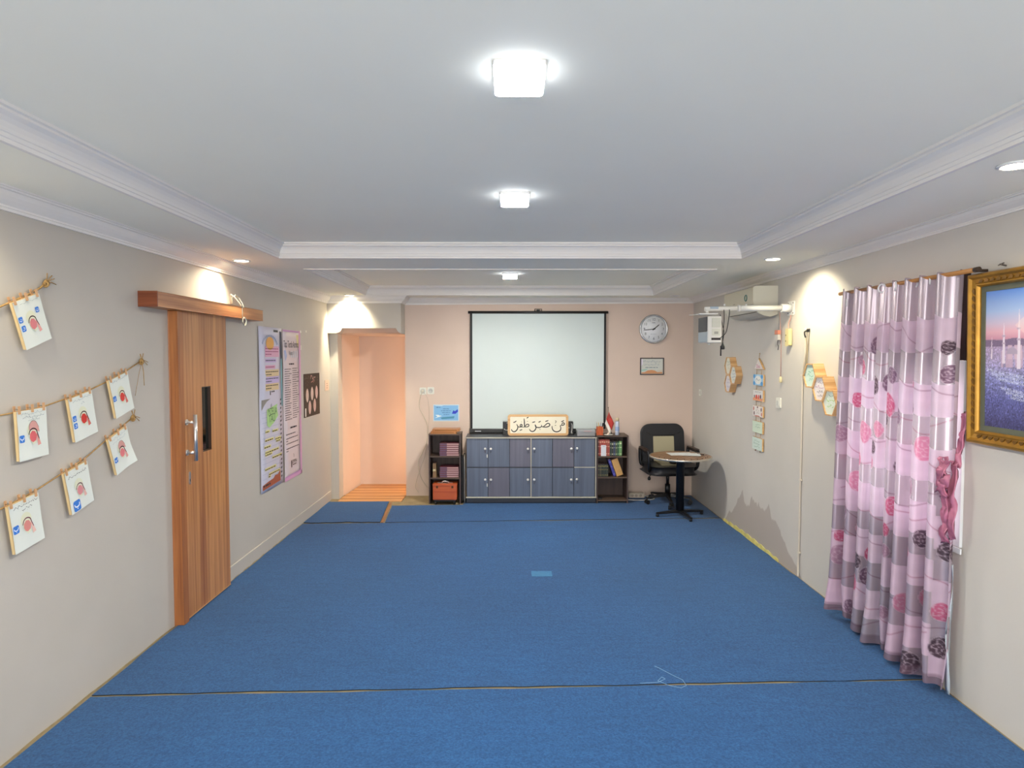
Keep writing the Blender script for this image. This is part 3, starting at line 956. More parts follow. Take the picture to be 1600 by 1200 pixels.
for i in range(19):
    v = .455 + i * .0275
    mb.poly([(U(.875), V(v + .010)), (U(.925), V(v + .004)), (U(.925), V(v - .007)), (U(.875), V(v - .001))], e, 12)
for i in range(14):
    mb.quad(U(.07), U(.86), V(.52 + i * .031), V(.5185 + i * .031), e + .0003, 1)
mb.poly([(U(.90), V(.018)), (U(.97), V(.022)), (U(.985), V(.19)), (U(.93), V(.20))], e, 8)
mb.poly([(U(.925), V(.20)), (U(.99), V(.19)), (U(.99), V(.50)), (U(.94), V(.50))], e, 13)
mb.quad(U(.62), U(.82), V(.028), V(.014), e, 12)
mb.poly([(U(.05), V(.955)), (U(.30), V(.945)), (U(.52), V(.94)), (U(.60), V(.925)), (U(.72), V(.928)), (U(.84), V(.905)), (U(.84), V(.975)), (U(.05), V(.985))], e, 11)
mb.words(U(.08), U(.4), V(.962), .02, e - .0002, 16, 8)
mb.build('printed_art', [ink(c) for c in cols], o)

t, o, wv, hv = tall_banner('tall pinkish rules banner with violet border, nearer the doorway', 6.115, 6.625, 0.535, 2.005, '#d6c8cb')
cols = ['#c48fc0', '#d8a2c4', '#3a3542', '#5b5258', '#a9b4d6', '#ded29a', '#dcdfe6', '#4b372e']
mb = MB()
mb.quad(U(.90), U(1), V(1), V(0), e + .0002, 1)
mb.quad(U(.0), U(1), V(1), V(.975), e + .0002, 1)
mb.quad(U(.0), U(.90), V(.014), V(.004), e + .0002, 0)
mb.quad(U(.895), U(.915), V(.97), V(.35), e, 0)
mb.quad(U(.03), U(.91), V(.978), V(.970), e, 0)
mb.poly([(U(.74), V(.03)), (U(.89), V(.03)), (U(.89), V(.12)), (U(.80), V(.10))], e + .0001, 5)
mb.poly([(U(.05), V(.14)), (U(.14), V(.135)), (U(.22), V(.175)), (U(.12), V(.21))], e + .0001, 4)
for i in range(4):
    mb.quad(U(.44 + i * .11), U(.49 + i * .11), V(.185), V(.14), e + .0001, 6)
mb.text('Tata Tertib Asrama', U(.46), V(.098), .094, e, 2, sx=0.58)
mb.text('Kelas 1', U(.46), V(.155), .06, e, 3, sx=0.8)
mb.words(U(.32), U(.60), V(.228), .017, e, 2, 1)
for i in range(23):
    a, b = random.Random(i).uniform(.32, .45), random.Random(i + 50).uniform(.72, .88)
    mb.words(U(.07), U(a), V(.262 + i * .0152), .0095, e, 3, i)
    mb.words(U(.50), U(b), V(.258 + i * .0152), .0095, e, 3, i + 30)
mb.words(U(.34), U(.72), V(.655), .018, e, 2, 2)
for i, (v, u1) in enumerate(((.695, .62), (.722, .78), (.739, .2), (.757, .82), (.79, .84), (.806, .22))):
    mb.words(U(.10), U(u1), V(v), .0105, e, 3, i + 70)
mb.stroke([(U(.50), V(.835)), (U(.52), V(.85)), (U(.51), V(.862))], .008, e, 3)
mb.quad(U(.36), U(.41), V(.925), V(.878), e, 7)
mb.text('UMMA', U(.55), V(.890), .052, e, 7, sx=.85)
mb.words(U(.45), U(.66), V(.910), .012, e, 7, 5)
mb.build('printed_art', [ink(c) for c in cols], o)

t = thing('black_poster', 'black poster with five pale ovals under pink lettering', 'poster', (WL, 7.03, 1.325), ROT_L)
wv, hv = .56, .465
MB().box(-wv / 2, wv / 2, -.004, -.001, -hv / 2, hv / 2).build('sheet', mat('black_print', '#1d1a18', rough=.5, var=.25, vscale=25), t)
cols = ['#dcbcb4', '#e3cfc2', '#8d8f8a', '#c9978f', '#e9f2ea']
mb = MB()
e = -.0046
for u, v, c in ((.20, .50, 1), (.50, .475, 1), (.79, .46, 0), (.35, .79, 0), (.66, .765, 0)):
    mb.poly([(U(u) + .085 * wv * cos(a) * (abs(cos(a)) ** .3), V(v) + .16 * hv * sin(a)) for a in [2 * pi * i / 20 + .05 for i in range(20)]], e, c)
    for k in range(6):
        mb.quad(U(u) - .018, U(u) + .018, V(v - .07 + k * .026) - .0018, V(v - .07 + k * .026) + .0018, e - .0003, 3)
scribble(mb, U(.33), U(.72), V(.10), .055, e, 0, 21)
scribble(mb, U(.36), U(.66), V(.20), .055, e, 3, 22)
for q in range(26):
    r = random.Random(q)
    mb.disc(U(r.choice((r.uniform(.04, .3), r.uniform(.7, .96)))), V(r.uniform(.05, .3)), .004, .003, e, 2, 6)
mb.quad(U(.06), U(.12), V(.98), V(.79), e, 4)
mb.build('printed_art', [ink(c) for c in cols], t)
t = thing('notice_card', 'small pinkish notice card beside the doorway edge', 'notice', (WL, 7.615, 1.40), ROT_L)
MB().box(-.085, .075, -.004, -.001, -.062, .062).build('sheet', mat('pinkish_card', '#dcc0ab', rough=.6), t)
mb = MB()
for i, z in enumerate((.02, -.005, -.03)):
    mb.words(-.03, .03, z, .012, -.0046, 0, i)
mb.build('printed_text', [ink('#a98c7c')], t)
for i, (yy, zz, a, b, lab) in enumerate(((6.68, 2.0, .03, .025, 'white scrap of tape nearest the rules banner top'), (6.86, 2.01, .03, .022, 'white scrap of tape further from the rules banner top'), (6.68, 1.835, .022, .05, 'white scrap of tape beside the rules banner, below two others'))):
    tag(MB().prism(rrect(-a / 2, a / 2, -b / 2, b / 2, .002, 2), 'y', -.002, -.0005).build('tape_scrap', mat('white_tape', '#eceade', rough=.4), loc=(WL, yy, zz), rot=(0, 0, ROT_L)), lab, 'tape', 'scraps of tape left on the wall')
# ------------------------------------------------------------------ back wall: screen, clock, certificate, sockets, notice
BLK = mat('black_fabric_edge', '#161518', rough=0.6)
t = thing('projection_screen', 'large white projection screen with black borders', 'projection screen', (0.362, YB, 0.0))
mb = MB()
n = 24
SX = .838
vs = []
for j in range(n + 1):
    for i in range(9):
        u, v = i / 8, j / n
        vs.append((-.812 + 1.624 * u, -.040 - .004 * sin(v * 3.1) - .002 * cos(u * 6), .845 + 1.425 * v))
fs = [(j * 9 + i, j * 9 + i + 1, (j + 1) * 9 + i + 1, (j + 1) * 9 + i) for j in range(n) for i in range(8)]
mb.add(vs, fs, 0, True)
sp = mb.build('screen_cloth', mat('screen_white', '#d3dedd', rough=.8, var=.012, vscale=2), t)
for s in (-1, 1):
    MB().prism([(s * .812, .845), (s * .838, .845), (s * .838, 2.275), (s * .812, 2.275)], 'y', -.0465, -.0440).build('border', BLK, t)
MB().tube([(-.862, -.045, 2.285), (.862, -.045, 2.285)], .016, 14).build('top_bar', BLACKP, t)
MB().tube([(-.042, -.045, 2.297), (-.042, -.045, 2.325), (.042, -.045, 2.325), (.042, -.045, 2.297)], .005, 8).build('hanger', BLACKP, t)
MB().box(-.02, .02, -.06, -.001, 2.305, 2.318).build('wall_hook', BLACKP, t)
MB().prism(rrect(-.075, -.004, .7934, .849, .012, 4), 'x', -.845, .70).build('case', BLACKP, t, bevel=.003)
MB().box(-.78, -.705, -.0765, -.0752, .815, .825).build('case_badge', mat('pale_badge', '#b9bcc2', rough=.4), t)

t = thing('wall_clock', 'round white wall clock in a silver rim', 'clock', (1.79, YB, 2.08))
MB().lathe([(.168, -.001), (.178, -.012), (.180, -.030), (.176, -.042), (.166, -.046), (.158, -.043), (.155, -.037)], n=56, axis='y', close=False).build('rim', mat('silver_plastic', '#c6c8ca', rough=.25, metal=.7), t)
MB().lathe([(.156, -.022), (.156, -.038), (.001, -.0385)], n=48, axis='y').build('dial', mat('dial_white', '#f6f8fb', rough=.45), t)
mb = MB()
for h in range(1, 13):
    a = pi / 2 - 2 * pi * h / 12
    mb.text(str(h), .118 * cos(a), .118 * sin(a), .044, -.0395, 0, sx=.9)
for h in range(60):
    a = 2 * pi * h / 60
    mb.disc(.146 * cos(a), .146 * sin(a), .0015, .0015, -.0395, 0, 5)
mb.words(-.022, .022, .078, .010, -.0395, 1, 2)
mb.words(-.04, .04, -.062, .006, -.0395, 2, 2)
mb.build('numerals', [ink('#4a4d55'), ink('#8d929c'), ink('#b9bdc4')], t)
def hand(name, ang, ln, wd, yy, back=.02):
    d, q = Vector((sin(ang), cos(ang))), Vector((cos(ang), -sin(ang)))
    P = [d * -back - q * wd, d * -back + q * wd, d * ln * .8 + q * wd, d * ln, d * ln * .8 - q * wd]
    MB().prism([(p.x, p.y) for p in P], 'y', yy - .002, yy).build(name, BLACKP, t)
hand('hour_hand', radians(50), .092, .0055, -.041)
hand('minute_hand', radians(263.5), .135, .0040, -.0435)
MB().cyl((0, -.039, 0), (0, -.0465, 0), .010, n=14).build('hand_hub', BLACKP, t)
MB().lathe([(.160, -.0465), (.001, -.0485)], n=40, axis='y', close=False).build('clock_glass', None or mat('clear_clock_glass', '#ffffff', rough=.02), t)
g = bpy.data.materials['clear_clock_glass'].node_tree
b_ = g.nodes['Principled BSDF']; b_.inputs['Alpha'].default_value = 0.02; b_.inputs['Specular IOR Level'].default_value = .6

def print_card(name, label, cat, loc, rz, wv, hv, frame=None, paper='#dfe0dc'):
    t = thing(name, label, cat, loc, rz)
    return t
t = thing('framed_certificate', 'small framed print with orange hills below the clock', 'framed print', (1.778, YB, 1.620))
wv, hv = .296, .212
mb = MB()
for a, b, c, d in ((-wv / 2, wv / 2, hv / 2 - .012, hv / 2), (-wv / 2, wv / 2, -hv / 2, -hv / 2 + .012), (-wv / 2, -wv / 2 + .012, -hv / 2 + .012, hv / 2 - .012), (wv / 2 - .012, wv / 2, -hv / 2 + .012, hv / 2 - .012)):
    mb.box(a, b, -.016, -.001, c, d)
mb.build('frame', mat('brown_black_frame', '#40363a', rough=.4), t, bevel=.001)
sh = MB().box(-wv / 2 + .011, wv / 2 - .011, -.008, -.002, -hv / 2 + .011, hv / 2 - .011).build('print', mat('cream_print', '#d5d8d0', rough=.3), t)
mb = MB()
U = lambda u: -wv / 2 + wv * u
V = lambda v: hv / 2 - hv * v
e = -.0086
mb.poly([(U(.06), V(.93)), (U(.06), V(.86)), (U(.2), V(.84)), (U(.32), V(.74)), (U(.48), V(.71)), (U(.62), V(.74)), (U(.72), V(.84)), (U(.94), V(.82)), (U(.94), V(.93))], e, 0)
mb.poly([(U(.06), V(.80)), (U(.06), V(.70)), (U(.2), V(.66)), (U(.33), V(.65)), (U(.25), V(.74))], e + .0002, 1)
mb.poly([(U(.62), V(.80)), (U(.78), V(.74)), (U(.94), V(.72)), (U(.94), V(.79))], e + .0002, 2)
scribble(mb, U(.18), U(.86), V(.22), .030, e, 3, 31)
scribble(mb, U(.16), U(.80), V(.40), .030, e, 3, 32)
mb.words(U(.22), U(.76), V(.57), .012, e, 4, 6)
mb.poly([(U(.05), V(.07)), (U(.11), V(.07)), (U(.12), V(.36)), (U(.05), V(.50))], e, 5)
mb.build('printed_art', [ink(c) for c in ('#d79a6e', '#a9cfc4', '#d9c9b0', '#a3aeb4', '#8d9ca0', '#e9e4f0')], sh)
MB().cyl((0, -.008, hv / 2 + .008), (0, -.001, hv / 2 + .008), .004, n=8).build('hanger', mat('nail_grey', '#6a625d', metal=.6, rough=.4), t)

t = thing('notice_sheet', 'blue laminated notice sheet above the small bookshelf', 'notice', (-.780, YB, 1.041))
wv, hv = .322, .208
sh = MB().box(-wv / 2, wv / 2, -.003, -.001, -hv / 2, hv / 2).build('lamination', mat('laminate_edge', '#d3dfe8', rough=.2, spec=.6), t)
mb = MB()
e = -.0034
mb.quad(U(.03), U(.97), V(.95), V(.05), e, 0)
mb.poly([(U(.72), V(.55)), (U(.78), V(.34)), (U(.84), V(.40)), (U(.95), V(.28)), (U(.96), V(.42)), (U(.86), V(.56))], e - .0003, 1)
mb.poly([(U(.28), V(.80)), (U(.36), V(.76)), (U(.82), V(.70)), (U(.80), V(.83)), (U(.34), V(.88))], e - .0003, 2)
mb.poly([(U(.08), V(.62)), (U(.22), V(.62)), (U(.22), V(.65)), (U(.34), V(.68)), (U(.20), V(.76)), (U(.06), V(.82)), (U(.16), V(.72))], e - .0003, 3)
mb.poly([(U(.05), V(.06)), (U(.40), V(.06)), (U(.33), V(.09)), (U(.12), V(.08))], e - .0003, 3)
for i, (a, b) in enumerate(((.38, .62), (.30, .70), (.34, .68), (.40, .62))):
    mb.words(U(a), U(b), V(.26 + .115 * i), .010, e - .0003, 4, i)
mb.words(U(.12), U(.28), V(.17), .012, e - .0003, 4, 9)
mb.build('printed_art', [ink(c) for c in ('#86bde8', '#3a49cf', '#5596ba', '#e6f1f6', '#5d86bd')], sh)

SOCK = mat('socket_white', '#e4e4da', rough=.35)
def socket(label, x, z, plugged):
    t = thing('wall_socket', label, 'socket', (x, YB, z), group='pair of wall sockets')
    MB().prism(rrect(-.040, .040, -.042, .042, .008, 4), 'y', -.012, -.001).build('plate', SOCK, t, bevel=.002)
    MB().lathe([(.030, -.0122), (.029, -.0145), (.024, -.0125), (.001, -.0122)], n=24, axis='y').build('socket_ring', mat('socket_inner', '#c9cac4', rough=.4), t)
    for s in (-1, 1):
        MB().cyl((.010 * s, -.0128, 0), (.010 * s, -.0145, 0), .003, n=8).build('pin_hole', BLACKP, t)
socket('wall socket with a cable plug in it', -1.066, 1.313, True)
socket('empty wall socket right beside the plugged one', -.970, 1.318, False)
CABW = mat('cream_cable', '#cfc3ae', rough=.5)
t = thing('cream_cable', 'cream cable drooping from the plugged wall socket to the floor', 'cable', (-1.066, YB, 1.313))
MB().lathe([(.019, -.015), (.019, -.03), (.013, -.045), (.006, -.048)], n=16, axis='y').build('plug', mat('plug_white', '#dcd8c8', rough=.4), t)
def smooth(pts, k=5):
    P = [Vector(p) for p in pts]
    out = []
    for i in range(len(P) - 1):
        p0, p1, p2, p3 = P[max(i - 1, 0)], P[i], P[i + 1], P[min(i + 2, len(P) - 1)]
        for q in range(k):
            u = q / k
            out.append(0.5 * ((2 * p1) + (-p0 + p2) * u + (2 * p0 - 5 * p1 + 4 * p2 - p3) * u * u + (-p0 + 3 * p1 - 3 * p2 + p3) * u ** 3))
    out.append(P[-1])
    return out
MB().tube(smooth([(0, -.045, -.005), (-.030, -.032, -.08), (-.045, -.014, -.20), (.02, -.010, -.34), (.055, -.010, -.45), (.045, -.010, -.62), (-.015, -.010, -.78), (-.06, -.010, -.88), (-.05, -.010, -1.03), (.02, -.010, -1.17), (.095, -.012, -1.24), (.128, -.03, -1.25)]), .0042, 7).build('cord', CABW, t)
MB().tube(smooth([(.01, -.040, -.012), (.06, -.014, -.10), (.075, -.010, -.28), (.06, -.010, -.52), (.02, -.010, -.80), (-.03, -.010, -.95), (-.075, -.010, -1.08), (-.10, -.010, -1.2), (-.06, -.010, -1.27)]), .0020, 6).build('thin_cord', mat('grey_cream_cable', '#b9ab98', rough=.5), t)

# ------------------------------------------------------------------ dark cabinet
CAB = wood('blue_black_laminate', '#4a5364', '#626c80', 'Z', .8, .4, .2, 1.3)
CABP = wood('plum_black_laminate', '#545462', '#696878', 'Z', .8, .4, .2, 1.3)
CABD = wood('plinth_laminate', '#242a36', '#39404e', 'X', 1.6, .45, .1)
EDGE = mat('cream_edge_band', '#cbc5b4', rough=.5)
CX0, CX1, CYF, CYB = -.502, 1.030, 7.50, 7.86
t = thing('storage_cabinet', 'long low blue-black cabinet with twelve small doors', 'cabinet', ((CX0 + CX1) / 2, CYF, 0.0056))
hw = (CX1 - CX0) / 2
MB().box(-hw + .003, hw - .003, .018, CYB - CYF, .075, .770).build('body', CABD, t)
MB().box(-hw, hw, .012, CYB - CYF, .010, .068).build('plinth', CABD, t, bevel=.002)
MB().box(-hw - .006, hw + .006, -.012, CYB - CYF, .774, .787).build('top_board', mat('cabinet_top', '#3a3a40', rough=.35, var=.1, vscale=12), t, bevel=.001)
for (a, b, c, d, nm) in ((-hw - .007, hw + .007, .7755, .7865, 'edge_band'), (-hw - .004, hw + .004, .068, .079, 'edge_band')):
    MB().box(a, b, -.0145, -.0122 if c > .5 else .012, c, d).build(nm, EDGE, t)
xs = [-hw + .006, -.258, -.002 - .001, .252, .505, hw - .010]
xs = [-hw + .004 + (2 * hw - .012) * k / 6 for k in range(7)]
MB().box(xs[3] - .004, xs[3] + .004, -.0122, .018, .080, .774).build('edge_band', EDGE, t)
MB().box(hw - .008, hw, -.0122, .018, .080, .774).build('edge_band', EDGE, t)
MB().box(xs[5] + .004, hw - .009, -.0015, .018, .425, .434).build('edge_band', EDGE, t)
knob_src = None
KNOB = mat('white_china_knob', '#e6e4de', rough=.2, coat=.5)
for row, (z0, z1) in enumerate(((.435, .772), (.082, .423))):
    for k in range(6):
        pl = CABP if (row, k) in ((0, 2), (0, 4), (1, 1)) else CAB
        a, b = xs[k] + .0035, xs[k + 1] - .0035
        if k == 3:
            a += .004
        if k == 2:
            b -= .004
        if k == 5:
            b -= .006
        d = MB().box(a, b, 0.0 - (.002 if (k + row) % 3 == 1 else 0), .0165, z0, z1).build('door', pl, t, bevel=.0015)
        kx = b - .030 if k % 2 == 0 else a + .030
        kz = z0 + (.217 if row == 0 else .205) + (.004 if k == 5 else 0)
        if knob_src is None:
            mbk = MB()
            mbk.lathe([(.004, .0), (.004, -.010), (.0135, -.014), (.015, -.020), (.011, -.027), (.001, -.029)], n=18, axis='y')
            kn = mbk.build('knob', KNOB, d, loc=(kx, -.0022, kz))
            knob_src = kn
        else:
            kn = knob_src.copy()
            kn.parent = d
            kn.location = (kx, -.0022, kz)
            sc.collection.objects.link(kn)
        if k in (0,) :
            MB().box(b - .012, b - .001, -.008, -.0022, kz - .105 + .02 * row, kz - .068 + .02 * row).build('lock', mat('lock_metal', '#d5d2c6', rough=.3, metal=.7), d)
        MB().lathe([(.0075, -.0022), (.0075, -.006), (.001, -.0065)], (kx, 0, kz - .040), 12, axis='y').build('lock_cylinder', mat('lock_grey', '#77797f', rough=.3, metal=.8), d)

# on top of it: calligraphy board, two black stands, grey box
t = thing('calligraphy_board', 'cream wooden board with black Arabic calligraphy, leaning on the cabinet top', 'sign', (.352, 7.655, .7964))
t.rotation_euler = (radians(-7), 0, 0)
wv, hv = .725, .248
MB().prism(rrect(-wv / 2, wv / 2, 0, hv, .030, 6), 'y', 0.0, .024).build('board', wood('honey_frame', '#b98a52', '#d8b07a', 'X', 1.0), t, bevel=.003)
pn = MB().prism(rrect(-wv / 2 + .027, wv / 2 - .026, .024, hv - .026, .012, 4), 'y', -.0015, -.0002).build('panel', mat('cream_panel', '#e3dcc6', rough=.5, var=.04, vscale=7), t)
mb = MB()
S = lambda x, z: (-wv / 2 + (x - 210) / 1095 * wv, (560 - z) / 372 * hv)
W = .0115
st = lambda pts, wd=W: mb.stroke([S(*p) for p in pts], wd, -.0020, 0)
st([(1190, 372), (1196, 345), (1216, 335), (1236, 350), (1228, 372), (1200, 380), (1178, 378), (1158, 392)])
st([(1160, 388), (1170, 430), (1160, 470), (1120, 494), (1075, 496), (1035, 475), (1014, 435), (1012, 395)], .013)
st([(1062, 382), (1085, 380)], .010)
st([(1066, 300), (1086, 306), (1082, 325), (1066, 345)], .007)
st([(1178, 314), (1200, 310), (1230, 292)])
st([(845, 412), (885, 380), (925, 348), (960, 352), (970, 375), (950, 400), (905, 412), (850, 410), (826, 402), (818, 372)], .0125)
st([(820, 400), (795, 418), (750, 420), (716, 408), (702, 372)], .0125)
st([(702, 366), (718, 400), (716, 440), (690, 478), (655, 492), (620, 480), (600, 448)], .013)
st([(784, 452), (800, 456)], .011)
st([(888, 312), (915, 304), (946, 294)])
st([(764, 326), (785, 318), (806, 304)])
st([(650, 330), (675, 324), (706, 314)])
st([(503, 258), (508, 320), (510, 380), (514, 410)], .0125)
st([(512, 408), (532, 382), (560, 362), (586, 368), (588, 392), (562, 408), (515, 410), (486, 412)])
st([(558, 312), (574, 310)], .009)
st([(548, 252), (566, 244), (584, 232)])
st([(490, 412), (462, 410), (440, 404), (432, 382), (446, 364), (464, 370), (462, 396), (440, 410), (404, 410), (384, 392), (372, 366)])
st([(450, 320), (464, 318)], .009)
st([(424, 474), (446, 464), (470, 456)])
st([(368, 362), (388, 400), (382, 446), (352, 484), (318, 496), (286, 480), (272, 450)], .013)
st([(308, 330), (335, 322), (364, 300)])
mb.build('calligraphy', [ink('#1d1a18')], pn)

def stand(label, x, s):
    t = thing('black_box', label, 'box', (x, 7.645, .7928), group='black boxes behind the calligraphy board')
    MB().box(-.045, .045, .068, .145, .012, .160).build('body', BLACKP, t, bevel=.004)
    MB().box(-.052, .052, .055, .150, .0, .012).build('base', BLACKP, t, bevel=.002)
    ST = mat('white_strap', '#d9d8d4', rough=.5)
    if s < 0:
        MB().tube(smooth([(-.030, .066, .074), (-.012, .060, .062), (.02, .060, .060), (.04, .066, .064)]), .0035, 6).build('strap', ST, t)
        MB().tube([(.0, .066, .145), (.03, .063, .150)], .003, 6).build('strap', ST, t)
    else:
        MB().tube(smooth([(.022, .066, .140), (.030, .061, .12), (.028, .061, .06), (.020, .061, .03)]), .0035, 6).build('strap', ST, t)
        MB().tube([(-.04, .066, .088), (.0, .063, .088)], .004, 6).build('strap', ST, t)
        MB().ball((.028, .054, .026), .011, 10).build('strap_end', mat('grey_strap_end', '#9a9a92', rough=.4), t)
stand('black box with white strap peeking out behind the board at its doorway end', -.028, -1)
stand('black box with white strap peeking out behind the board at its clock end', .735, 1)
t = thing('grey_case', 'flat grey plastic case lying on the cabinet top near the pencil holder', 'case', (.925, 7.66, .7928))
MB().box(-.108, .108, -.06, .10, 0, .042).build('case_base', mat('grey_case_plastic', '#8f9195', rough=.45), t, bevel=.004)
MB().box(-.110, .110, -.062, .102, .0425, .072).build('case_lid', mat('grey_case_lid', '#9b9da1', rough=.45), t, bevel=.004)
MB().box(-.03, .06, -.0632, -.0624, .055, .061).build('case_label', ink('#c58f8f'), t)

# folded black table leaning between small bookshelf and cabinet
t = thing('folded_table', 'folded black table with metal legs leaning beside the cabinet', 'folding table', (-.5135, 7.56, .0005))
t.rotation_euler = (0, radians(.3), 0)
MB().prism(rrect(-.04, .26, .02, .56, .03, 5), 'x', -.037, -.020).build('table_board', mat('black_board', '#191719', rough=.5), t, bevel=.003)
MB().tube(smooth([(-.010, -.045, .004), (-.010, -.045, .30), (-.012, -.045, .54), (-.014, -.03, .57), (-.014, .0, .575)], 4), .0075, 8).build('metal_leg', mat('pale_metal', '#b9b2a6', rough=.3, metal=.8), t)
MB().tube(smooth([(-.0445, -.045, .004), (-.0445, -.045, .30), (-.0445, -.045, .54), (-.0435, -.03, .57), (-.0435, .0, .572)], 4), .0075, 8).build('black_leg', BLACKP, t)

# ------------------------------------------------------------------ bookshelves
SHELF = wood('walnut_laminate', '#3b2c28', '#574440', 'Z', 1.4, .45, .2)
SHELFH = wood('walnut_laminate_flat', '#49382f', '#66513f', 'X', 1.4, .45, .2)
SHELFB = wood('walnut_back', '#3a2a26', '#4d3a34', 'Z', 1.2, .55, .1)
def bookshelf(label, x0, x1, zs, yf, yb, ztop, z0=.0005):
    t = thing('bookshelf', label, 'bookshelf', ((x0 + x1) / 2, yf, z0))
    h = (x1 - x0) / 2
    d = yb - yf
    for s in (-1, 1):
        MB().box(min(s * h, s * (h - .016)), max(s * h, s * (h - .016)), 0, d, 0, ztop).build('side_panel', SHELF, t, bevel=.001)
    MB().box(-h + .016, h - .016, d - .006, d, .0, ztop - .016).build('back_panel', SHELFB, t)
    for z in zs:
        MB().box(-h + .0165, h - .0165, .004, d - .0065, z - .016, z).build('shelf_board', SHELFH, t, bevel=.001)
    MB().box(-h - .001, h + .001, -.002, d, ztop + .0002, ztop + .016).build('top_board', SHELFH, t, bevel=.001)
    return t
LS = dict(x0=-.945, x1=-.567)
lsz = (.040, .312, .568)
bookshelf('small dark bookshelf holding stacked books and the orange case', LS['x0'], LS['x1'], lsz[1:], 7.50, 7.79, .815)
rsz = (.046, .318, .566)
bookshelf('small dark bookshelf with upright books, next to the swivel chair', 1.037, 1.412, [z - .0052 for z in rsz], 7.50, 7.79, .788, .0056)

BKC = mat('maroon_cover', '#6a2c38', rough=.45, var=.06, vscale=20)
BKP = mat('plum_spine_cloth', '#6c566c', rough=.6)
PAGE = mat('pinkish_pages', '#c9a5a2', rough=.8, var=.08, vscale=60, stretch=(1, 1, 12))
def lying_book(label, group, x, y, z, dx, rot):
    t = thing('lying_book', label, 'book', (x, y, z), rot, group=group)
    W2, D = .113 + dx, .17
    MB().box(-W2, W2, 0, D, 0, .0045).build('cover', BKC, t)
    MB().box(-W2, W2, 0, D, .0205, .025).build('cover', BKC, t)
    MB().box(-W2 + .085, W2 - .002, .003, D - .003, .0046, .0204).build('pages', PAGE, t)
    MB().box(-W2 + .001, -W2 + .0848, .0015, D - .002, .0046, .0204).build('spine_block', BKP, t, label='plum-grey part of the page edge')
ordn = ['lowest', 'second from the bottom', 'third from the bottom', 'fourth from the bottom', 'fifth from the bottom', 'topmost']
r = random.Random(2)
for stck, zz, n in (('upper', .568, 6), ('lower', .312, 5)):
    for i in range(n):
        nm = ordn[i] if i < n - 1 else 'topmost'
        lying_book('%s maroon book in the %s lying stack of the bookshelf' % (nm, stck), 'maroon books lying in stacks', -.704 + r.uniform(-.002, .002), 7.515, zz + .0008 + i * .0252, r.uniform(-.003, .002), r.uniform(-.01, .01))
t = thing('tan_book', 'small tan book standing upright beside the lower stack of maroon books', 'book', (-.880, 7.515, .3126))
MB().box(-.017, -.014, 0, .13, 0, .165).build('cover', mat('tan_cover', '#a88a63', rough=.6), t)
MB().box(.014, .017, 0, .13, 0, .165).build('cover', mat('tan_cover', '#a88a63'), t)
MB().box(-.0139, .0139, 0, .004, 0, .165).build('spine', mat('dark_tan_spine', '#7c5c3e', rough=.6), t)
MB().box(-.0139, .0139, .0042, .127, .003, .162).build('pages', PAGE, t)
MB().box(-.0178, .0178, -.0012, -.0002, .075, .10).build('paper_band', mat('cream_band', '#d8c79a', rough=.6), t)
# two wooden folded book rests on top
for lab, zz, a0, a1, wd in (('lower of two folded wooden book rests on the bookshelf', .8322, -.925, -.615, .028), ('upper of two folded wooden book rests on the bookshelf', .8612, -.905, -.580, .026)):
    t = thing('book_rest', lab, 'book rest', ((a0 + a1) / 2, 7.57, zz), group='folded wooden book rests')
    h = (a1 - a0) / 2
    WR_ = wood('orange_pine', '#a8642a', '#d08e4a', 'X', 1.2)
    MB().prism(rrect(-h, h, -.07, .10, .012, 4), 'z', 0, wd * .48).build('leaf', WR_, t, bevel=.0015)
    MB().prism(rrect(-h + .004, h - .004, -.068, .098, .012, 4), 'z', wd * .52, wd).build('leaf', WR_, t, bevel=.0015)
    MB().cyl((-h * .8, -.0715, wd * .5), (h * .8, -.0715, wd * .5), .0022, n=8).build('hinge', mat('brass_pin', '#7d5f2a', metal=.8, rough=.4), t)
# orange case on a small black trolley
t = thing('orange_case', 'orange wooden case with silver handle in the bottom of the bookshelf', 'case', (-.752, 7.455, .058))
OC = wood('orange_veneer', '#a83f16', '#cc6431', 'X', .7, .4, .4)
MB().box(-.142, .142, 0, .20, 0, .180).build('case_body', OC, t, bevel=.006)
MB().box(-.144, .144, -.002, .202, .155, .190).build('case_lid', OC, t, bevel=.006)
MB().tube(smooth([(-.040, .05, .190), (-.030, .045, .208), (.0, .04, .217), (.035, .045, .208), (.045, .05, .190)], 4), .006, 8).build('handle', CHROME, t)
MB().box(-.09, .085, .06, .075, .190, .1945).build('handle_plate', mat('dull_steel', '#8d8880'), t)
for s in (-1, 1):
    MB().box(-.012 + s * .09, .012 + s * .09, -.0035, .0, .14, .168).build('latch', mat('dark_brass', '#5d3a20', metal=.5, rough=.5), t)
t = thing('trolley', 'low black trolley frame under the orange case', 'trolley', (-.752, 7.455, .0005))
MB().box(-.128, .128, .0, .20, .040, .0565).build('deck', BLACKP, t, bevel=.002)
for sx in (-1, 1):
    for sy in (.02, .17):
        MB().cyl((sx * .11 - .01, sy, .020), (sx * .11 + .01, sy, .020), .0195, n=14).build('wheel', BLACKP, t)
        MB().box(sx * .11 - .013, sx * .11 + .013, sy - .01, sy + .01, .026, .0402).build('wheel_bracket', BLACKP, t)

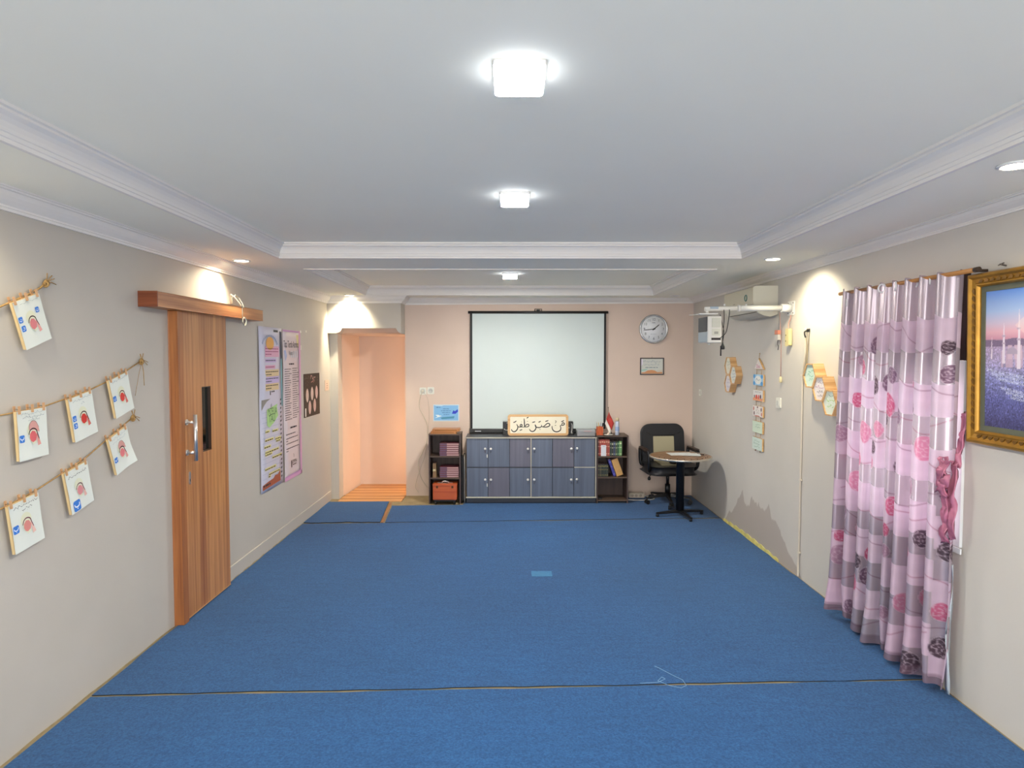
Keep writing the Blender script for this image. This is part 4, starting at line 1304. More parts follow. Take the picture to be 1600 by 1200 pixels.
# upright books
def up_book(label, group, x, z, wd, h, cov, page=None, lean=0.0, d=.14, band=None, y=7.53):
    t = thing('upright_book', label, 'book', (x, y, z), group=group)
    t.rotation_euler = (0, lean, 0)
    m = mat('cover_' + cov.strip('#'), cov, rough=.45, var=.08, vscale=30)
    MB().box(0, .0028, .0, d, 0, h).build('cover', m, t)
    MB().box(wd - .0028, wd, .0, d, 0, h).build('cover', m, t)
    MB().box(.0029, wd - .0029, -.002, .003, 0, h).build('spine', m, t, bevel=.0008)
    MB().box(.003, wd - .003, .0032, d - .004, .003, h - .003).build('pages', PAGE, t)
    if band:
        mb = MB()
        for f0, f1 in ((.10, .16), (.55, .60), (.80, .90)):
            mb.quad(.003, wd - .003, h * f0, h * f1, -.0026, 0)
        mb.build('spine_print', [ink(band)], t)
    return t
x = 1.0555
nth = ['first', 'second', 'third', 'fourth', 'fifth', 'sixth']
zt = rsz[2] + .0006
for i in range(6):
    wd = (.014, .0245, .0245, .0245, .0235, .0225)[i]
    up_book('%s red-spined book on the upper shelf, counted from the cabinet side' % nth[i], 'red books on the upper shelf', x, zt, wd, .196 - .004 * (i % 2), ('#7d2f2a', '#b0453c', '#a53d36', '#b4483c', '#ad5240', '#a94a40')[i], band='#d8a08a')
    x += wd + .001
hs = [('#2c3a34', .020, .168, '#7d8a72'), ('#3a3f37', .022, .165, '#c9c6a8'), ('#3f4560', .021, .168, '#8d93ad'), ('#4f5a46', .020, .165, '#b6c09a'), ('#2c5a3c', .020, .170, '#8fb089'), ('#6f9a62', .033, .175, '#c9d6a8')]
nm = ['dark green', 'dark olive', 'slate blue', 'grey green', 'deep green', 'light green']
for i, (c, wd, h, b) in enumerate(hs):
    up_book('%s upright book in the row right of the red books' % nm[i], 'green books on the upper shelf', x, zt, wd, h, c, band=b)
    x += wd + .0015
t = thing('white_box', 'slim white box standing before the red books', 'box', (1.120, 7.512, zt))
MB().prism(rrect(-.029, .029, 0, .128, .003, 2), 'y', 0, .010).build('box_body', mat('white_card_box', '#d9d9e0', rough=.5), t, bevel=.001)
MB().quad(-.012, .014, .112, .116, -.0006, 0).build('box_print', [ink('#9a9aa8')], t)
x = 1.0565
zt = rsz[1] + .0006
for i in range(6):
    c = ('#3c3f3a', '#4a463a', '#26302c', '#2a3430', '#27322e', '#2b322c')[i]
    up_book('%s dark book on the middle shelf, counted from the cabinet side' % nth[i], 'dark books on the middle shelf', x, zt, .0195, .148 - .003 * (i % 2), c, band='#8f8452')
    x += .0205
up_book('blue book leaning against the dark ones on the middle shelf', None, 1.245, zt + .0005, .030, .213, '#3f3d92', lean=radians(-20) , band='#6a68b8')
b = bpy.data.objects[-1] if False else None
up_book('wide tan binder leaning on the middle shelf', None, 1.2835, zt + .0005, .078, .208, '#c79a5c', lean=radians(-20), band=None)
# black remote on the lowest shelf
tag(MB().box(1.062, 1.105, 7.52, 7.60, rsz[0] + .0006, rsz[0] + .022).build('black_adapter', BLACKP, bevel=.004), 'small black adapter lying on the bottom shelf of the bookshelf', 'adapter')

# things on the bookshelf near the chair: pencil holder, pens, flag, dish, spray can
ZT = .8102
t = thing('pencil_holder', 'orange wooden pencil holder on the bookshelf top', 'pencil holder', (1.082, 7.58, ZT))
OR = wood('orange_slats', '#b8481a', '#dd7038', 'Z', 2)
MB().prism([(-.034, -.034), (.034, -.034), (.034, .034), (-.034, .034)], 'z', 0, .006).build('holder_base', OR, t)
for i in range(4):
    for (cx, cy, ax) in ((-.036, -.024 + .016 * i, 0), (.036, -.024 + .016 * i, 0), (-.024 + .016 * i, -.036, 1), (-.024 + .016 * i, .036, 1)):
        MB().box(cx - (.002 if ax == 0 else .0068), cx + (.002 if ax == 0 else .0068), cy - (.0068 if ax == 0 else .002), cy + (.0068 if ax == 0 else .002), 0, .098 + .003 * ((i * 7) % 3)).build('slat', OR, t, bevel=.001)
r = random.Random(3)
for i, (c, lab) in enumerate((('#8c8c86', 'thin grey pencil in the orange holder, leaning to the screen'), ('#c9a24a', 'yellow pencil in the orange holder'), ('#7a7d86', 'slim steel pen in the orange holder'), ('#1c1c20', 'thick black marker in the orange holder, nearest the flag'))):
    a = (-.020, -.005, .008, .022)[i]
    lean = (-.016, -.008, .004, .018)[i]
    t = thing('pencil', lab, 'pencil', (1.082 + a, 7.58, ZT + .0065), group='pencils in the orange holder')
    rr = .0075 if i == 3 else .0032
    MB().cyl((0, 0, .004), (lean, .008, .135), rr, n=8).build('shaft', mat('pencil_' + c.strip('#'), c, rough=.4), t)
    MB().cyl((lean, .008, .1352), (lean * 1.1, .009, .150), rr * (1.0 if i == 3 else .8), r1=rr * .6 if i == 3 else .0006, n=8).build('tip', mat('pen_cap' if i == 3 else 'pencil_wood', '#d9d7d2' if i == 3 else '#d2ac77', rough=.5), t)
t = thing('desk_flag', 'small red and white table flag on black base', 'flag', (1.215, 7.62, ZT))
MB().lathe([(.028, 0), (.028, .008), (.016, .014), (.012, .045), (.006, .052)], n=18).build('flag_base', BLACKP, t)
MB().cyl((0, 0, .050), (-.026, 0, .318), .0030, n=8).build('pole', mat('flag_pole', '#6b5a48', rough=.4), t)
MB().ball((-.0266, 0, .323), .006, 8).build('finial', mat('finial_dark', '#4a3c30', rough=.4), t)
for nm_, col, q0, q1 in (('red_band', '#b8332c', 0, 1), ('white_band', '#e2dcd2', 1, 2)):
    vs, fs = [], []
    A, Bv = Vector((-.018, 0, .262)), Vector((.075, 0, -.115))
    L = Vector((-.052 if False else -.045, 0, -.075))
    # cloth hangs diagonally from the pole: u along the fly, v down the hoist
    for i in range(9):
        for j in range(4):
            u, v = i / 8, q0 + (q1 - q0) * j / 3
            base = Vector((-.020, -.003, .272)) + Vector((-.004, 0, 0)) * 0
            p = base + Vector((.061, -.010, -.135)) * u + Vector((-.030, 0, -.090)) * (v if v < 1 else 1 + (v - 1) * .55) + Vector((.0, .006 * sin(u * 6), 0))
            vs.append(p)
    for i in range(8):
        for j in range(3):
            fs.append((i * 4 + j, (i + 1) * 4 + j, (i + 1) * 4 + j + 1, i * 4 + j + 1))
    o = MB().add(vs, fs, 0, True).build(nm_, mat('flag_' + nm_, col, rough=.7), t)
    sm = o.modifiers.new('cloth_thickness', 'SOLIDIFY'); sm.thickness = .001
t = thing('spray_can', 'pale blue spray can with cream cap', 'spray can', (1.288, 7.57, ZT))
MB().lathe([(.022, 0), (.0245, .004), (.0245, .150), (.021, .162), (.016, .166)], n=22).build('can_body', mat('can_blue', '#c3cde0', rough=.3, metal=.2), t)
MB().lathe([(.0248, .05), (.0248, .10)], n=22, close=False).build('can_label', ink('#9db2d8'), t)
MB().lathe([(.0205, .1665), (.0205, .195), (.015, .206), (.001, .207)], n=22).build('cap', mat('cap_cream', '#dcc9a2', rough=.4), t)
t = thing('white_dish', 'small white dish with a knob beside the pencil holder', 'dish', (1.178, 7.535, ZT))
MB().lathe([(.030, 0), (.046, .004), (.056, .010), (.054, .011), (.043, .007), (.001, .007)], n=24).build('dish_bowl', mat('white_china', '#e5e1d4', rough=.3), t)
MB().lathe([(.010, .0075), (.012, .022), (.009, .031), (.001, .033)], n=14).build('knob', mat('pink_white_knob', '#e0cbbd', rough=.4), t)
# power strip and cable on the floor
t = thing('power_strip', 'cream power strip on the floor beside the bookshelf', 'power strip', (1.57, 7.80, .012))
MB().prism(rrect(-.095, .095, 0, .05, .010, 4), 'y', -.02, .03).build('strip_body', mat('cream_plastic', '#cbbfae', rough=.45), t, bevel=.003)
for k in range(3):
    MB().lathe([(.018, -.0205), (.016, -.023), (.001, -.0215)], (-.055 + .05 * k, 0, .025), 14, axis='y').build('outlet', mat('cream_outlet', '#ab9f90', rough=.5), t)
MB().tube(smooth([(.095, .0, .02), (.16, -.02, .006), (.20, -.10, .004), (.12, -.16, .004), (-.02, -.18, .004), (-.13, -.16, .004)], 4), .0055, 7).build('cord', mat('white_cord', '#d5d0c6', rough=.5), t)

# ------------------------------------------------------------------ round table
t = thing('round_table', 'small round pedestal table with a brown striped top', 'table', (1.872, 6.93, .0056))
def table_top_mat():
    m = wood('striped_tabletop', '#7d5534', '#a87c50', 'X', 1.0, .35, .4)
    nt = m.node_tree
    b = nt.nodes['Principled BSDF']
    src = b.inputs['Base Color'].links[0].from_socket
    tc = nt.nodes.new('ShaderNodeTexCoord')
    mp = nt.nodes.new('ShaderNodeMapping'); mp.inputs['Rotation'].default_value = (0, 0, radians(38))
    nt.links.new(tc.outputs['Object'], mp.inputs[0])
    wv_ = nt.nodes.new('ShaderNodeTexWave'); wv_.inputs['Scale'].default_value = 6.0; wv_.inputs['Distortion'].default_value = .2
    nt.links.new(mp.outputs[0], wv_.inputs[0])
    rp = nt.nodes.new('ShaderNodeValToRGB'); rp.color_ramp.elements[0].position = .06; rp.color_ramp.elements[1].position = .16
    nt.links.new(wv_.outputs['Fac'], rp.inputs[0])
    mx = nt.nodes.new('ShaderNodeMix'); mx.data_type = 'RGBA'
    nt.links.new(rp.outputs[0], mx.inputs['Factor'])
    mx.inputs['A'].default_value = (*lin('#3b2415'), 1)
    nt.links.new(src, mx.inputs['B'])
    nt.links.new(mx.outputs['Result'], b.inputs['Base Color'])
    return m
MB().lathe([(.318, .636), (.330, .638), (.330, .656), (.322, .6575), (.001, .6575)], n=64, sm=False).build('tabletop', table_top_mat(), t)
MB().lathe([(.330, .6375), (.334, .640), (.3345, .654), (.330, .658), (.3255, .659), (.3225, .6577)], n=64, close=False).build('rim', mat('steel_rim', '#d8d2c4', rough=.25, metal=.8), t)
mb = MB()
for k in range(10):
    a = radians(205 + 14.5 * k)
    mb.ball((.285 * cos(a), .285 * sin(a), .659), .0055, 8)
mb.build('inlay_beads', mat('dark_bead_inlay', '#2a1b12', rough=.4), t, kind='stuff')
MB().lathe([(.044, .060), (.044, .600), (.060, .612), (.085, .636)], n=28).build('column', mat('black_enamel', '#17171a', rough=.35), t)
for a in (12 + 180, 12, 100 + 180, 100):
    d = Vector((cos(radians(a)), sin(radians(a)), 0))
    q = Vector((-d.y, d.x, 0))
    L = .275
    vs = []
    for r0, hw_, z0, z1 in ((.02, .020, .030, .062), (.15, .017, .028, .055), (L, .014, .026, .044)):
        p = d * r0
        vs += [p - q * hw_ + Vector((0, 0, z0)), p + q * hw_ + Vector((0, 0, z0)), p + q * hw_ + Vector((0, 0, z1)), p - q * hw_ + Vector((0, 0, z1))]
    fs = [(3, 2, 1, 0), (8, 9, 10, 11)]
    for i in range(2):
        for j in range(4):
            fs.append((i * 4 + j, i * 4 + (j + 1) % 4, (i + 1) * 4 + (j + 1) % 4, (i + 1) * 4 + j))
    lg = MB().add(vs, fs).build('leg', mat('black_enamel', '#17171a'), t, bevel=.003)
    e_ = d * (L - .012)
    MB().cyl((e_.x, e_.y, 0), (e_.x, e_.y, .0258), .016, n=14).build('foot', BLACKP, lg)
for i, (x, y, a, lab) in enumerate(((1.90, 7.03, 4, 'larger white paper sheet on the round table'), (1.985, 6.98, -12, 'white paper sheet on top of the other on the table'))):
    o = MB().box(-.135 + .02 * i, .135 - .02 * i, -.095, .095, 0, .002).build('paper_sheet', mat('bright_paper', '#e6eaea', rough=.5), loc=(x, y, .6650 + .0025 * i), rot=(0, 0, radians(a)))
    tag(o, lab, 'paper', 'papers on the round table')
t = thing('pen', 'dark pen at the wall-side edge of the round table', 'pen', (2.115, 6.98, .6695))
MB().cyl((-.03, .05, 0), (.02, -.045, .0), .0045, n=8).build('shaft', BLACKP, t)
MB().cyl((.0202, -.0455, 0), (.026, -.057, .0), .004, r1=.001, n=8).build('tip', CHROME, t)

# ------------------------------------------------------------------ office chair
LEA = mat('black_leather', '#1d1e22', rough=.42, bump=.12, bscale=140, spec=.5)
t = thing('office_chair', 'black leather swivel office chair with a ribbed beige panel', 'chair', (1.885, 7.53, .0056))
t.rotation_euler = (0, 0, radians(4))
def pad(poly, axis, c0, c1, bev, seg=4):
    return MB().prism(poly, axis, c0, c1, 0, True)
bk = pad(rrect(-.232, .232, .0, .47, [.06, .06, .09, .09], 8), 'y', 0, .085, .03).build('backrest', LEA, t, bevel=.028, seg=5, loc=(0, .14, .43), rot=(radians(-8), 0, 0))
MB().prism(rrect(-.125, .125, .045, .345, .006, 3), 'y', -.006, .0).build('beige_panel', mat('beige_cloth_gap_shade', '#77705a', rough=.7), bk, bevel=.002)  # darker base colour: shade between the ribs is painted in
for k in range(7):
    xx = -.107 + k * .0357
    MB().prism(rrect(xx - .0138, xx + .0138, .050, .340, .005, 3), 'y', -.016, -.0062).build('rib', mat('beige_rib_cloth', '#b3ab8d', rough=.7), bk, bevel=.005, seg=3)
for s in (-1, 1):
    MB().tube([(s * .140, -.002, .36), (s * .215, -.002, .395)], .0035, 6).build('seam', BLACKP, bk)
MB().tube([(-.140, -.002, .36), (.140, -.002, .36)], .0035, 6).build('seam', BLACKP, bk)
st_ = MB().prism(rrect(-.255, .255, -.27, .22, [.11, .11, .05, .05], 8), 'z', 0, .10, 0, True).build('seat', LEA, t, bevel=.036, seg=5, loc=(0, 0, .375))
MB().prism(rrect(-.125, .125, -.20, .13, .02, 4), 'z', .1005, .110).build('seat_panel', mat('beige_cloth_gap_shade', '#a9a184'), st_, bevel=.004)
for s in (-1, 1):
    arm = MB()
    pth = smooth([(s * .245, .15, .43), (s * .285, .15, .46), (s * .295, .15, .60), (s * .295, .12, .635), (s * .295, -.16, .635), (s * .292, -.205, .61), (s * .285, -.20, .47), (s * .262, -.14, .415), (s * .225, -.10, .395)], 4)
    arm.tube(pth, .019, 10)
    am = arm.build('armrest', BLACKP, t)
    MB().prism(rrect(-.019, .019, -.19, .14, .015, 4), 'z', 0, .016).build('arm_pad', mat('brown_black_pad', '#3a2a22', rough=.4), am, bevel=.006, loc=(s * .295, 0, .645))
MB().cyl((0, 0, .12), (0, 0, .225), .030, n=20).build('gas_column', BLACKP, t)
MB().cyl((0, 0, .2255), (0, 0, .365), .018, n=20).build('piston', mat('dark_piston', '#2b2b2e', rough=.3, metal=.6), t)
MB().box(-.10, .10, -.09, .09, .350, .3755).build('seat_plate', BLACKP, t, bevel=.004)
lv = MB().tube(smooth([(-.08, -.02, .362), (-.18, -.04, .356), (-.225, -.05, .34), (-.236, -.05, .325)], 4), .0055, 8).build('lever', BLACKP, t)
MB().lathe([(.008, .0), (.017, -.012), (.019, -.030), (.012, -.042), (.002, -.044)], (-.238, -.05, .326), 14).build('lever_knob', BLACKP, lv)
hubz = MB().lathe([(.030, .075), (.045, .08), (.045, .115), (.030, .122)], n=20).build('base_hub', BLACKP, t)
for a in (-98, -26, 46, 118, 190):
    d = Vector((cos(radians(a)), sin(radians(a)), 0)); q = Vector((-d.y, d.x, 0))
    vs = []
    for r0, hw_, z0, z1 in ((.035, .026, .078, .118), (.16, .021, .072, .098), (.27, .017, .066, .082)):
        p = d * r0
        vs += [p - q * hw_ + Vector((0, 0, z0)), p + q * hw_ + Vector((0, 0, z0)), p + q * hw_ * .6 + Vector((0, 0, z1)), p - q * hw_ * .6 + Vector((0, 0, z1))]
    fs = [(3, 2, 1, 0), (8, 9, 10, 11)]
    for i in range(2):
        for j in range(4):
            fs.append((i * 4 + j, i * 4 + (j + 1) % 4, (i + 1) * 4 + (j + 1) % 4, (i + 1) * 4 + j))
    lg = MB().add(vs, fs).build('base_leg', BLACKP, t, bevel=.003)
    e_ = d * .262
    mb = MB()
    mb.cyl(e_ - q * .026 + Vector((0, 0, .026)), e_ - q * .006 + Vector((0, 0, .026)), .0255, n=16)
    mb.cyl(e_ + q * .006 + Vector((0, 0, .026)), e_ + q * .026 + Vector((0, 0, .026)), .0255, n=16)
    mb.cyl(e_ - q * .0055 + Vector((0, 0, .026)), e_ + q * .0055 + Vector((0, 0, .026)), .010, n=10)
    mb.cyl(e_ + Vector((0, 0, .036)), e_ + Vector((0, 0, .068)), .007, n=8)
    mb.build('caster', BLACKP, lg)
t = thing('black_pouch', 'small black cloth pouch lying on the chair seat', 'pouch', (1.93, 7.41, .4925))
t.rotation_euler = (0, 0, radians(-12))
MB().ball((0, 0, .016), .05, 18, 0, (1.2, .7, .34)).build('pouch_body', mat('black_cloth', '#151515', rough=.9, bump=.5, bscale=50), t)
MB().tube(smooth([(.05, .0, .016), (.085, .012, .010), (.10, -.01, .006), (.07, -.03, .004)], 4), .003, 6).build('drawstring', mat('black_cloth', '#151515'), t)
# ------------------------------------------------------------------ right wall: air conditioner, projector arm, projector
ACM = mat('ac_ivory', '#d9d6c6', rough=.35, spec=.5)
t = thing('air_conditioner', 'ivory split air conditioner on the wall behind the projector arm', 'air conditioner', (WR, 5.825, 2.09), ROT_R)
# section in (y, z): y negative = into the room
sec = [(-.002, .02), (-.06, .0), (-.115, .010), (-.165, .035), (-.195, .075), (-.205, .12), (-.205, .235), (-.195, .25), (-.002, .25)]
MB().prism(sec, 'x', -.365, .365).build('ac_body', ACM, t, bevel=.006, seg=3)
MB().prism([(-.2055, .095), (-.212, .105), (-.212, .238), (-.2055, .245)], 'x', -.362, .362).build('front_panel', mat('ac_front', '#cfc9b2', rough=.35), t, bevel=.002)
MB().prism([(-.058, -.0045), (-.118, .006), (-.168, .031), (-.164, .034), (-.115, .0095), (-.060, -.0005)], 'x', -.33, .33).build('air_flap', mat('ac_flap', '#bfbdb2', rough=.4), t)
MB().box(-.325, .325, -.1725, -.169, .033, .0365).build('flap_gap', BLACKP, t)
MB().torus((.20, -.2135, .165), .026, .0045, 'y', 28, 6).build('badge_ring', mat('teal_badge', '#4d7f78', rough=.4), t)
MB().words(-.12, -.06, .045 + .085, .010, -.2124, 0, 3).build('badge_print', [ink('#a39d88')], t)

ARMW = mat('white_enamel', '#e8e8e4', rough=.3, spec=.5)
t = thing('projector_bracket', 'white telescopic projector arm reaching from the right wall', 'projector arm', (WR, 5.19, 2.135), ROT_R)
MB().prism(rrect(-.060, .060, -.055, .055, .008, 4), 'y', -.008, -.001).build('wall_plate', ARMW, t, bevel=.002)
MB().cyl((0, -.0085, .0), (0, -.085, .0), .034, n=20).build('socket_sleeve', ARMW, t)
mb = MB()
for sx in (-.045, .045):
    for sz in (-.04, .04):
        mb.cyl((sx, -.0085, sz), (sx, -.012, sz), .006, n=8)
mb.build('plate_screws', mat('screw_metal', '#8e8c86', metal=.8, rough=.35), t, kind='stuff')
MB().cyl((0, -.0855, 0), (.0, -.42, .0), .0225, n=20).build('outer_tube', ARMW, t)
MB().cyl((0, -.4205, 0), (.0, -.44, .0), .026, n=20).build('clamp_ring', ARMW, t)
MB().cyl((0, -.4405, 0), (0, -.705, -.008), .0180, n=20).build('inner_tube', ARMW, t)
MB().prism(rrect(-.018, .018, -.010, .012, .003, 2), 'y', -.665, -.60).build('arm_label', mat('blue_grey_label', '#9fb1c4', rough=.5), t)
for yy in (-.37, -.545):
    MB().cyl((0, yy, .019), (0, yy, .034), .008, n=10).build('set_screw', ARMW, t)
MB().cyl((0, -.685, -.018), (0, -.685, -.046), .012, n=14).build('swivel_post', ARMW, t)
MB().box(-.02, .09, -.775, -.625, -.056, -.0465).build('mount_plate', ARMW, t, bevel=.002)
MB().tube([(-.0, -.775, -.052), (-.0, -.83, -.056)], .003, 6).build('mount_finger', ARMW, t)

PRW = mat('projector_white', '#dcdcd8', rough=.4)
t = thing('projector', 'white wall projector hanging upright below the projector arm', 'projector', (1.578, 5.105, 1.85))
MB().box(.006, .118, 0, .235, .004, .216).build('body', PRW, t, bevel=.007, seg=3)
MB().box(0, .0058, .004, .231, .094, .212).build('dark_cover', mat('projector_dark', '#3e4146', rough=.5), t, bevel=.002)
mb = MB()
for i in range(9):
    mb.box(-.0012, .0, .015, .22, .105 + i * .0115, .110 + i * .0115)
mb.build('cover_ribs', mat('projector_dark2', '#34373b', rough=.5), t, kind='stuff')
MB().box(0, .0058, .004, .231, .010, .0925).build('side_cover', mat('projector_bluegrey', '#98a6b0', rough=.4), t, bevel=.002)
MB().box(.040, .106, -.0035, -.0002, .128, .200).build('vent_panel', mat('projector_vent', '#b8bdb0', rough=.5), t)
for i in range(7):
    MB().box(.043, .103, -.0050, -.0036, .134 + i * .0095, .138 + i * .0095).build('vent_slat', PRW, t)
MB().box(.040, .106, -.003, -.0002, .062, .115).build('port_panel', mat('projector_port', '#d0d3c8', rough=.5), t)
MB().box(.058, .090, -.0045, -.0032, .074, .094).build('port', mat('port_dark', '#9a9c94', rough=.5), t)
MB().box(.036, .110, -.004, -.0002, .026, .044).build('power_inlet', BLACKP, t, bevel=.001)
MB().cyl((.05, .1, .004), (.05, .1, -.012), .010, n=12).build('foot', PRW, t)
t = thing('projector_cable', 'black projector power cable hanging from the arm with a plug', 'cable', (1.69, 5.16, 2.12))
MB().tube(smooth([(.04, .0, .0), (.035, -.025, -.08), (.025, -.03, -.19), (.022, -.035, -.26)], 5), .0032, 7).build('cord', BLACKP, t)
MB().tube(smooth([(.085, .0, -.0), (.075, -.028, -.03), (.06, -.035, -.13), (.04, -.045, -.19), (-.005, -.055, -.228)], 5), .0032, 7).build('cord', BLACKP, t)
MB().tube(smooth([(.0, -.03, -.04), (.02, -.035, -.13), (.03, -.037, -.20), (.008, -.035, -.33)], 5), .0028, 7).build('cord', BLACKP, t)
mb = MB().lathe([(.004, 0), (.008, -.02), (.016, -.040), (.017, -.056), (.012, -.060)], (.022, -.035, -.258), 14)
mb.build('plug', BLACKP, t)
MB().cyl((.008, -.035, -.29), (.008, -.035, -.37), .0055, n=8).build('cable_end', BLACKP, t)

# wall bits near the arm: hanging switch, pull cord, extension socket, hook, cable duct, switches
t = thing('hanging_switch', 'small orange and white switch hanging on a wire', 'switch', (WR, 5.40, 1.93), ROT_R)
MB().prism(rrect(-.030, .030, .0, .035, .005, 3), 'y', -.035, -.006).build('orange_cap', mat('orange_plastic', '#d98a72', rough=.5), t, bevel=.002)
MB().prism(rrect(-.034, .030, -.048, -.0005, .005, 3), 'y', -.035, -.006).build('switch_body', mat('grey_white_plastic', '#cfcac3', rough=.5), t, bevel=.002)
MB().tube([(0, -.018, .036), (.004, -.012, .16), (.0, -.004, .23)], .0018, 6).build('wire', mat('thin_wire', '#a59e94', rough=.5), t)
MB().tube(smooth([(.0, -.02, -.048), (-.005, -.02, -.08), (.014, -.02, -.10), (.006, -.02, -.13)], 4), .003, 6).build('wire_end', BLACKP, t)
t = thing('pull_cord', 'pinkish pull cord with cream end below the projector arm', 'pull cord', (WR, 5.335, 2.10), ROT_R)
MB().tube([(0, -.035, .012), (.002, -.02, -.25), (.004, -.02, -.525)], .0032, 7).build('cord', mat('pink_cord', '#c39a8c', rough=.7), t)
MB().lathe([(.004, 0), (.011, -.008), (.012, -.045), (.006, -.052)], (.004, -.02, -.523), 12).build('cord_end', mat('cream_end', '#e0d2a4', rough=.4), t)
t = thing('extension_socket', 'yellowed extension socket dangling under the wall plate', 'socket', (WR, 5.19, 1.90), ROT_R)
MB().prism(rrect(-.028, .028, -.068, .068, .012, 4), 'y', -.036, -.008).build('socket_body', mat('yellowed_plastic', '#ddcf95', rough=.45), t, bevel=.004)
for k in (-.03, .018):
    MB().cyl((-.018, -.0362, k), (-.018, -.038, k), .006, n=10).build('outlet', mat('outlet_dark', '#75693f', rough=.5), t)
MB().tube(smooth([(0, -.02, .068), (-.008, -.02, .11), (.012, -.014, .15), (.02, -.016, .178)], 4), .005, 7).build('cord', mat('pink_cord', '#c39a8c'), t)
t = thing('wall_hook', 'black wall hook with a hanging cord above the duct', 'hook', (WR, 4.885, 1.945), ROT_R)
MB().box(-.022, .022, -.010, -.001, -.012, .012).build('hook_plate', BLACKP, t, bevel=.002)
MB().tube(smooth([(.0, -.010, .0), (.006, -.035, -.012), (.018, -.040, -.035), (.012, -.030, -.055)], 4), .006, 8).build('hook_arm', BLACKP, t)
MB().tube(smooth([(.012, -.030, -.05), (.016, -.018, -.15), (.006, -.014, -.28), (-.004, -.012, -.34)], 4), .0032, 7).build('cord', mat('sand_cord', '#b5a686', rough=.7), t)
DUCT = mat('duct_cream', '#d9cfc0', rough=.45)
t = thing('cable_duct', 'thin cream cable duct running down the right wall to the carpet', 'cable duct', (WR, 4.955, 0.0), ROT_R)
MB().tube(smooth([(.035, -.008, 1.965), (.04, -.009, 1.80), (.015, -.009, 1.66), (.0, -.009, 1.55), (.0, -.009, 1.20), (-.004, -.009, .70), (-.006, -.009, .30), (-.01, -.012, .12), (.025, -.025, .024)], 5), .0075, 8).build('duct_tube', DUCT, t)
MB().tube(smooth([(.085, -.008, 1.93), (.07, -.008, 1.80), (.03, -.008, 1.66), (.016, -.008, 1.56)], 5), .005, 8).build('loose_wire', mat('duct_grey', '#b3a995', rough=.5), t)
for z in (1.60, .78, .205):
    MB().box(-.014, .014, -.019, -.001, z - .005, z + .005).build('clip', DUCT, t, bevel=.001)
def wswitch(label, y, z, wd, h):
    t = thing('wall_switch', label, 'switch', (WR, y, z), ROT_R, group='white wall switches on the right wall')
    MB().prism(rrect(-wd, wd, -h, h, .007, 4), 'y', -.011, -.001).build('plate', SOCK, t, bevel=.002)
    MB().prism(rrect(-wd * .45, wd * .45, -h * .45, h * .45, .003, 3), 'y', -.016, -.0112).build('rocker', mat('rocker_white', '#d2d3cc', rough=.35), t, bevel=.0015)
wswitch('white wall switch right of the hanging plaques', 5.395, 1.352, .042, .042)
wswitch('white wall switch nearest the far corner', 7.61, 1.312, .040, .036)

# ------------------------------------------------------------------ hexagon shelves
HEXW = wood('hex_pine', '#bf8c55', '#e6c08c', 'Y', 1.6, .5, .2)
HEXI = wood('hex_pine_dark', '#83572f', '#a87a4a', 'Y', 1.6, .5, .1)
def hexa(W2, H2):
    return [(-W2, 0), (-W2 * .5, -H2), (W2 * .5, -H2), (W2, 0), (W2 * .5, H2), (-W2 * .5, H2)]
def hex_shelf(label, y, z, group, paper, marks, seed, dep=None):
    dep = dep or (.082 if y < 5.5 else .064)
    t = thing('hexagon_frame', label, 'hexagon frame', (WR, y, z), ROT_R, group=group)
    O, I = hexa(.1, .0875), hexa(.0915, .0800)
    for k in range(6):
        a, b, c, d = O[k], O[(k + 1) % 6], I[(k + 1) % 6], I[k]
        MB().prism([a, b, c, d], 'y', -dep, -.001).build('side_board', HEXW, t, bevel=.0012)
    P = hexa(.0913, .0798)
    pn = MB().prism(P, 'y', -dep + .009, -dep + .012).build('paper_panel', mat('panel_' + paper.strip('#'), paper, rough=.6, var=.03, vscale=15), t)
    mb = MB()
    for i, (c, z_, x0, x1, h) in enumerate(marks):
        scribble(mb, x0, x1, z_, h, -dep + .0085, i, seed + i)
    mb.build('printed_art', [ink(c) for c, *_ in marks], pn)
hg1, hg2 = 'hexagon frames beside the curtain', 'hexagon frames below the projector'
hex_shelf('hexagon wooden frame with mint green panel, top of the stepped trio by the curtain', 4.695, 1.605, hg2 if 0 else hg1, '#cfe6dc', [('#5fb29a', .03, -.045, .05, .026), ('#6fc0a8', .0, -.05, .05, .026), ('#64b8a4', -.03, -.03, .04, .022)], 41)
hex_shelf('hexagon wooden frame with violet lettering, middle of the stepped trio by the curtain', 4.545, 1.515, hg1, '#e9e2e2', [('#7a5a7d', .045, -.04, .045, .022), ('#b87aa6', .01, -.055, .055, .024), ('#4b4258', -.022, -.04, .045, .022), ('#4b4258', -.05, -.035, .04, .020)], 45)
hex_shelf('hexagon wooden frame with lime green patches, lowest of the stepped trio by the curtain', 4.395, 1.425, hg1, '#dfe9dc', [('#6c9f8e', .05, -.035, .04, .022), ('#a6cf6c', .018, -.06, .06, .030), ('#9fce7a', -.025, -.045, .05, .026)], 49)
hex_shelf('upper hexagon wooden frame of the small cluster under the projector', 6.500, 1.648, hg2, '#e3e0d0', [('#8aa79a', .04, -.04, .04, .020), ('#93a596', .01, -.045, .045, .020), ('#b0b59a', -.03, -.03, .03, .018)], 53)
hex_shelf('hexagon wooden frame nearest the hanging plaques, middle of the cluster', 6.348, 1.558, hg2, '#dcdfd8', [('#4e6f8c', .045, -.03, .03, .022), ('#7d9cc0', .012, -.045, .045, .022), ('#5f7f9e', -.02, -.045, .045, .022), ('#7f8f86', -.048, -.03, .03, .018)], 57)
